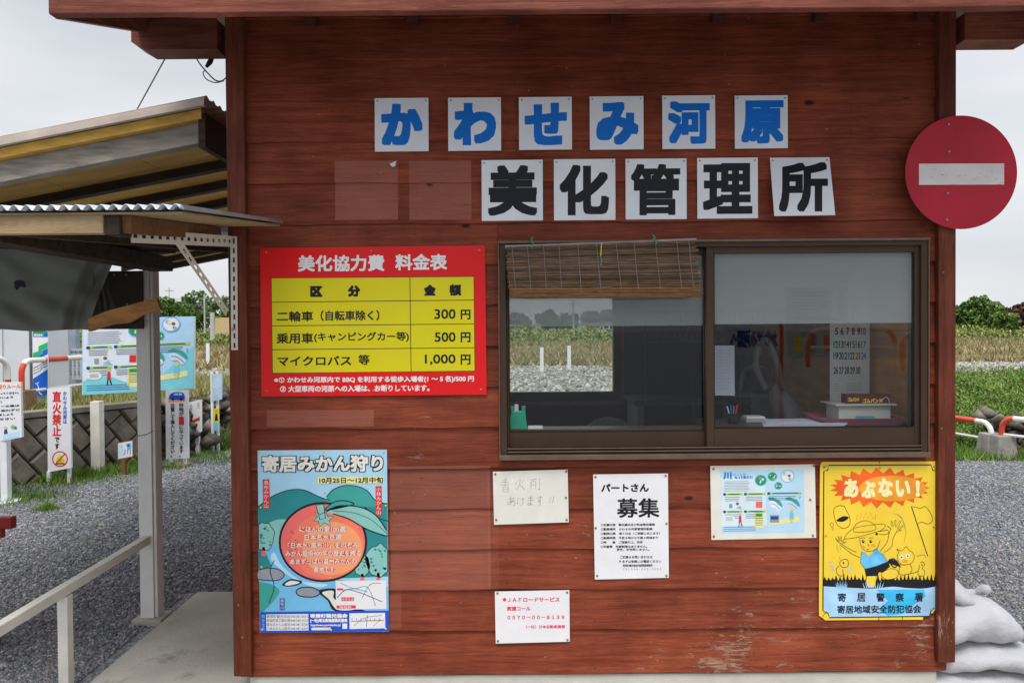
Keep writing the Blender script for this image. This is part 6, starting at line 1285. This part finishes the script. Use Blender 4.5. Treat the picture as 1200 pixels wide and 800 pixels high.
q = P(1146, 692, .14); b = MB(); b.tube(smooth_pts([q + Vector((-.05, .0, -.015)), q + Vector((-.01, 0, .0)), q + Vector((.02, 0, .008)), q + Vector((.045, 0, .0))], n=5), [.026, .024, .020, .016, .012, .010, .011, .013, .015, .017, .019, .021, .022, .022, .020, .014], SB, 10); b.build('tied_neck', s4, smooth=True)
MB().tube(smooth_pts([q + Vector((-.01, -.02, .01)), q + Vector((-.02, -.02, .04)), q + Vector((.01, -.02, .02))], n=4), .002, SB, 5).build('tie_string', s4)

# ------------------------------------------------------------------ what stands behind the camera and shows in the panes
def VM(px, py, k):               # point at y=-k whose mirror image in the pane shows at the pixel
    q = P(px, py, k); return Vector((q.x, -k, q.z))
k_ = 7.0; t = thing('river_guide_board', 'river guide board facing the hut, seen reflected in the right pane', 'sign', (VM(955, 375, k_).x, -k_, 0))
a, c = VM(920, 420, k_), VM(992, 336, k_)
MB().box(a.x, c.x, -k_ - .03, -k_, a.z, c.z, WHITE).build('board', t)
b = MB(); b.box(a.x + .02, c.x - .02, -k_ + .001, -k_ + .003, a.z + .02, a.z + (c.z - a.z) * .38, CYAN); b.box(a.x + .1, c.x - .1, -k_ + .001, -k_ + .003, c.z - .45, c.z - .40, LIME)
for j in range(4): b.box(a.x + .1 + j * .2, a.x + .2 + j * .2, -k_ + .004, -k_ + .005, a.z + .08, a.z + .3, (YEL, NAVY, RDI, LIME)[j])
for j in range(6): b.box(a.x + .08, c.x - .2 - .1 * (j % 3), -k_ + .001, -k_ + .003, c.z - .08 - j * .045, c.z - .07 - j * .045, SOFTK)
b.build('printed_picture', t)
for xx in (a.x + .12, c.x - .12): MB().box(xx - .04, xx + .04, -k_ - .11, -k_ - .031, 0, c.z - .1, WHITE).build('leg', t)
def barrier_m(x0p, x1p, topy, lowy, k0, k1, label):
    A0, A1 = VM(x0p, topy, k0), VM(x1p, topy, k1); t = thing('pipe_barrier', label, 'barrier', ((A0.x + A1.x) / 2, -k0, 0), 'red and white pipe barriers'); d = A1 - A0; d.z = 0; Ln = d.length; d.normalize(); zt = A0.z; r_ = .16
    pts = [A0 + Vector((0, 0, -zt + (zt - r_) * k / 5)) for k in range(5)] + [A0 + d * (r_ * (1 - math.cos(k / 6 * 1.5708))) + Vector((0, 0, -r_ + r_ * math.sin(k / 6 * 1.5708))) for k in range(7)]
    nn = max(4, int(Ln / .12)); pts += [A0 + d * (r_ + (Ln - 2 * r_) * k / nn) for k in range(1, nn)] + [A0 + d * (Ln - r_ + r_ * math.sin(k / 6 * 1.5708)) + Vector((0, 0, -r_ + r_ * math.cos(k / 6 * 1.5708))) for k in range(7)] + [A0 + d * Ln + Vector((0, 0, -zt + (zt - r_) * k / 5)) for k in range(4, -1, -1)]
    b = MB(); b.tube(pts, .026, BR_, 8, cols=lambda i: BR_ if (i // 4) % 2 else BW_); b.build('pipe', t, smooth=True)
    z_ = VM(x0p, lowy, k0).z; MB().tube([A0 + Vector((0, 0, z_ - zt)), A0 + d * Ln + Vector((0, 0, z_ - zt))], .02, BW_, 6).build('lower_rail', t)
barrier_m(945, 1047, 386, 408, 5.2, 5.2, 'pipe barrier behind the viewer, reflected beneath the film of the right pane'); barrier_m(1056, 1120, 389, 412, 5.0, 5.0, 'pipe barrier behind the viewer, reflected at the right edge of the pane')
k_ = 7.6; a, c = VM(852, 405, k_), VM(912, 384, k_); t = thing('welcome_banner', 'white banner with blue lettering, seen mirrored in the right pane', 'banner', ((a.x + c.x) / 2, -k_, 0))
MB().box(a.x, c.x, -k_ - .02, -k_, a.z - .12, c.z, PAPER).build('cloth', t)
b = MB(); v2, f2 = glyphs('かわせみ河原へ'); lo, hi = v2.min(0), v2.max(0); sx = (c.x - a.x - .08) / (hi[0] - lo[0]); sy = (c.z - a.z - .02) / (hi[1] - lo[1])
for i, (dx, dy) in enumerate([(0, 0), (.008, 0), (0, .008), (-.008, 0), (0, -.008)]): b.add([(c.x - .04 - (p[0] - lo[0]) * sx + dx, -k_ + .002 + .0004 * i, a.z - .02 + (p[1] - lo[1]) * sy + dy) for p in v2], f2.tolist(), NAVY)
b.build('lettering', t); 
for xx in (a.x - .03, c.x + .03): MB().box(xx - .025, xx + .025, -k_ - .05, -k_, 0, c.z + .1, BR_ if xx > a.x else WHITE).build('pole', t)
k_ = 8.5; t = thing('white_railing', 'white barred railing behind the viewer, reflected in both panes', 'railing', (3.2, -k_, 0)); x0, x1 = VM(756, 364, k_).x, VM(1005, 364, k_).x; zt_, zl_ = VM(800, 364, k_).z, VM(800, 402, k_).z
MB().box(x0, x1, -k_ - .02, -k_ + .02, zt_ - .03, zt_, WHITE).build('top_rail', t); MB().box(x0, x1, -k_ - .02, -k_ + .02, zl_, zl_ + .03, WHITE).build('bottom_rail', t)
nb = int((x1 - x0) / .09)
for i in range(nb + 1): xx = x0 + (x1 - x0) * i / nb; MB().box(xx - .01, xx + .01, -k_ - .012, -k_ + .012, zl_ + .031 if i % 8 else 0, zt_ - .031, WHITE).build('baluster', t)
print('objects', len(bpy.data.objects))
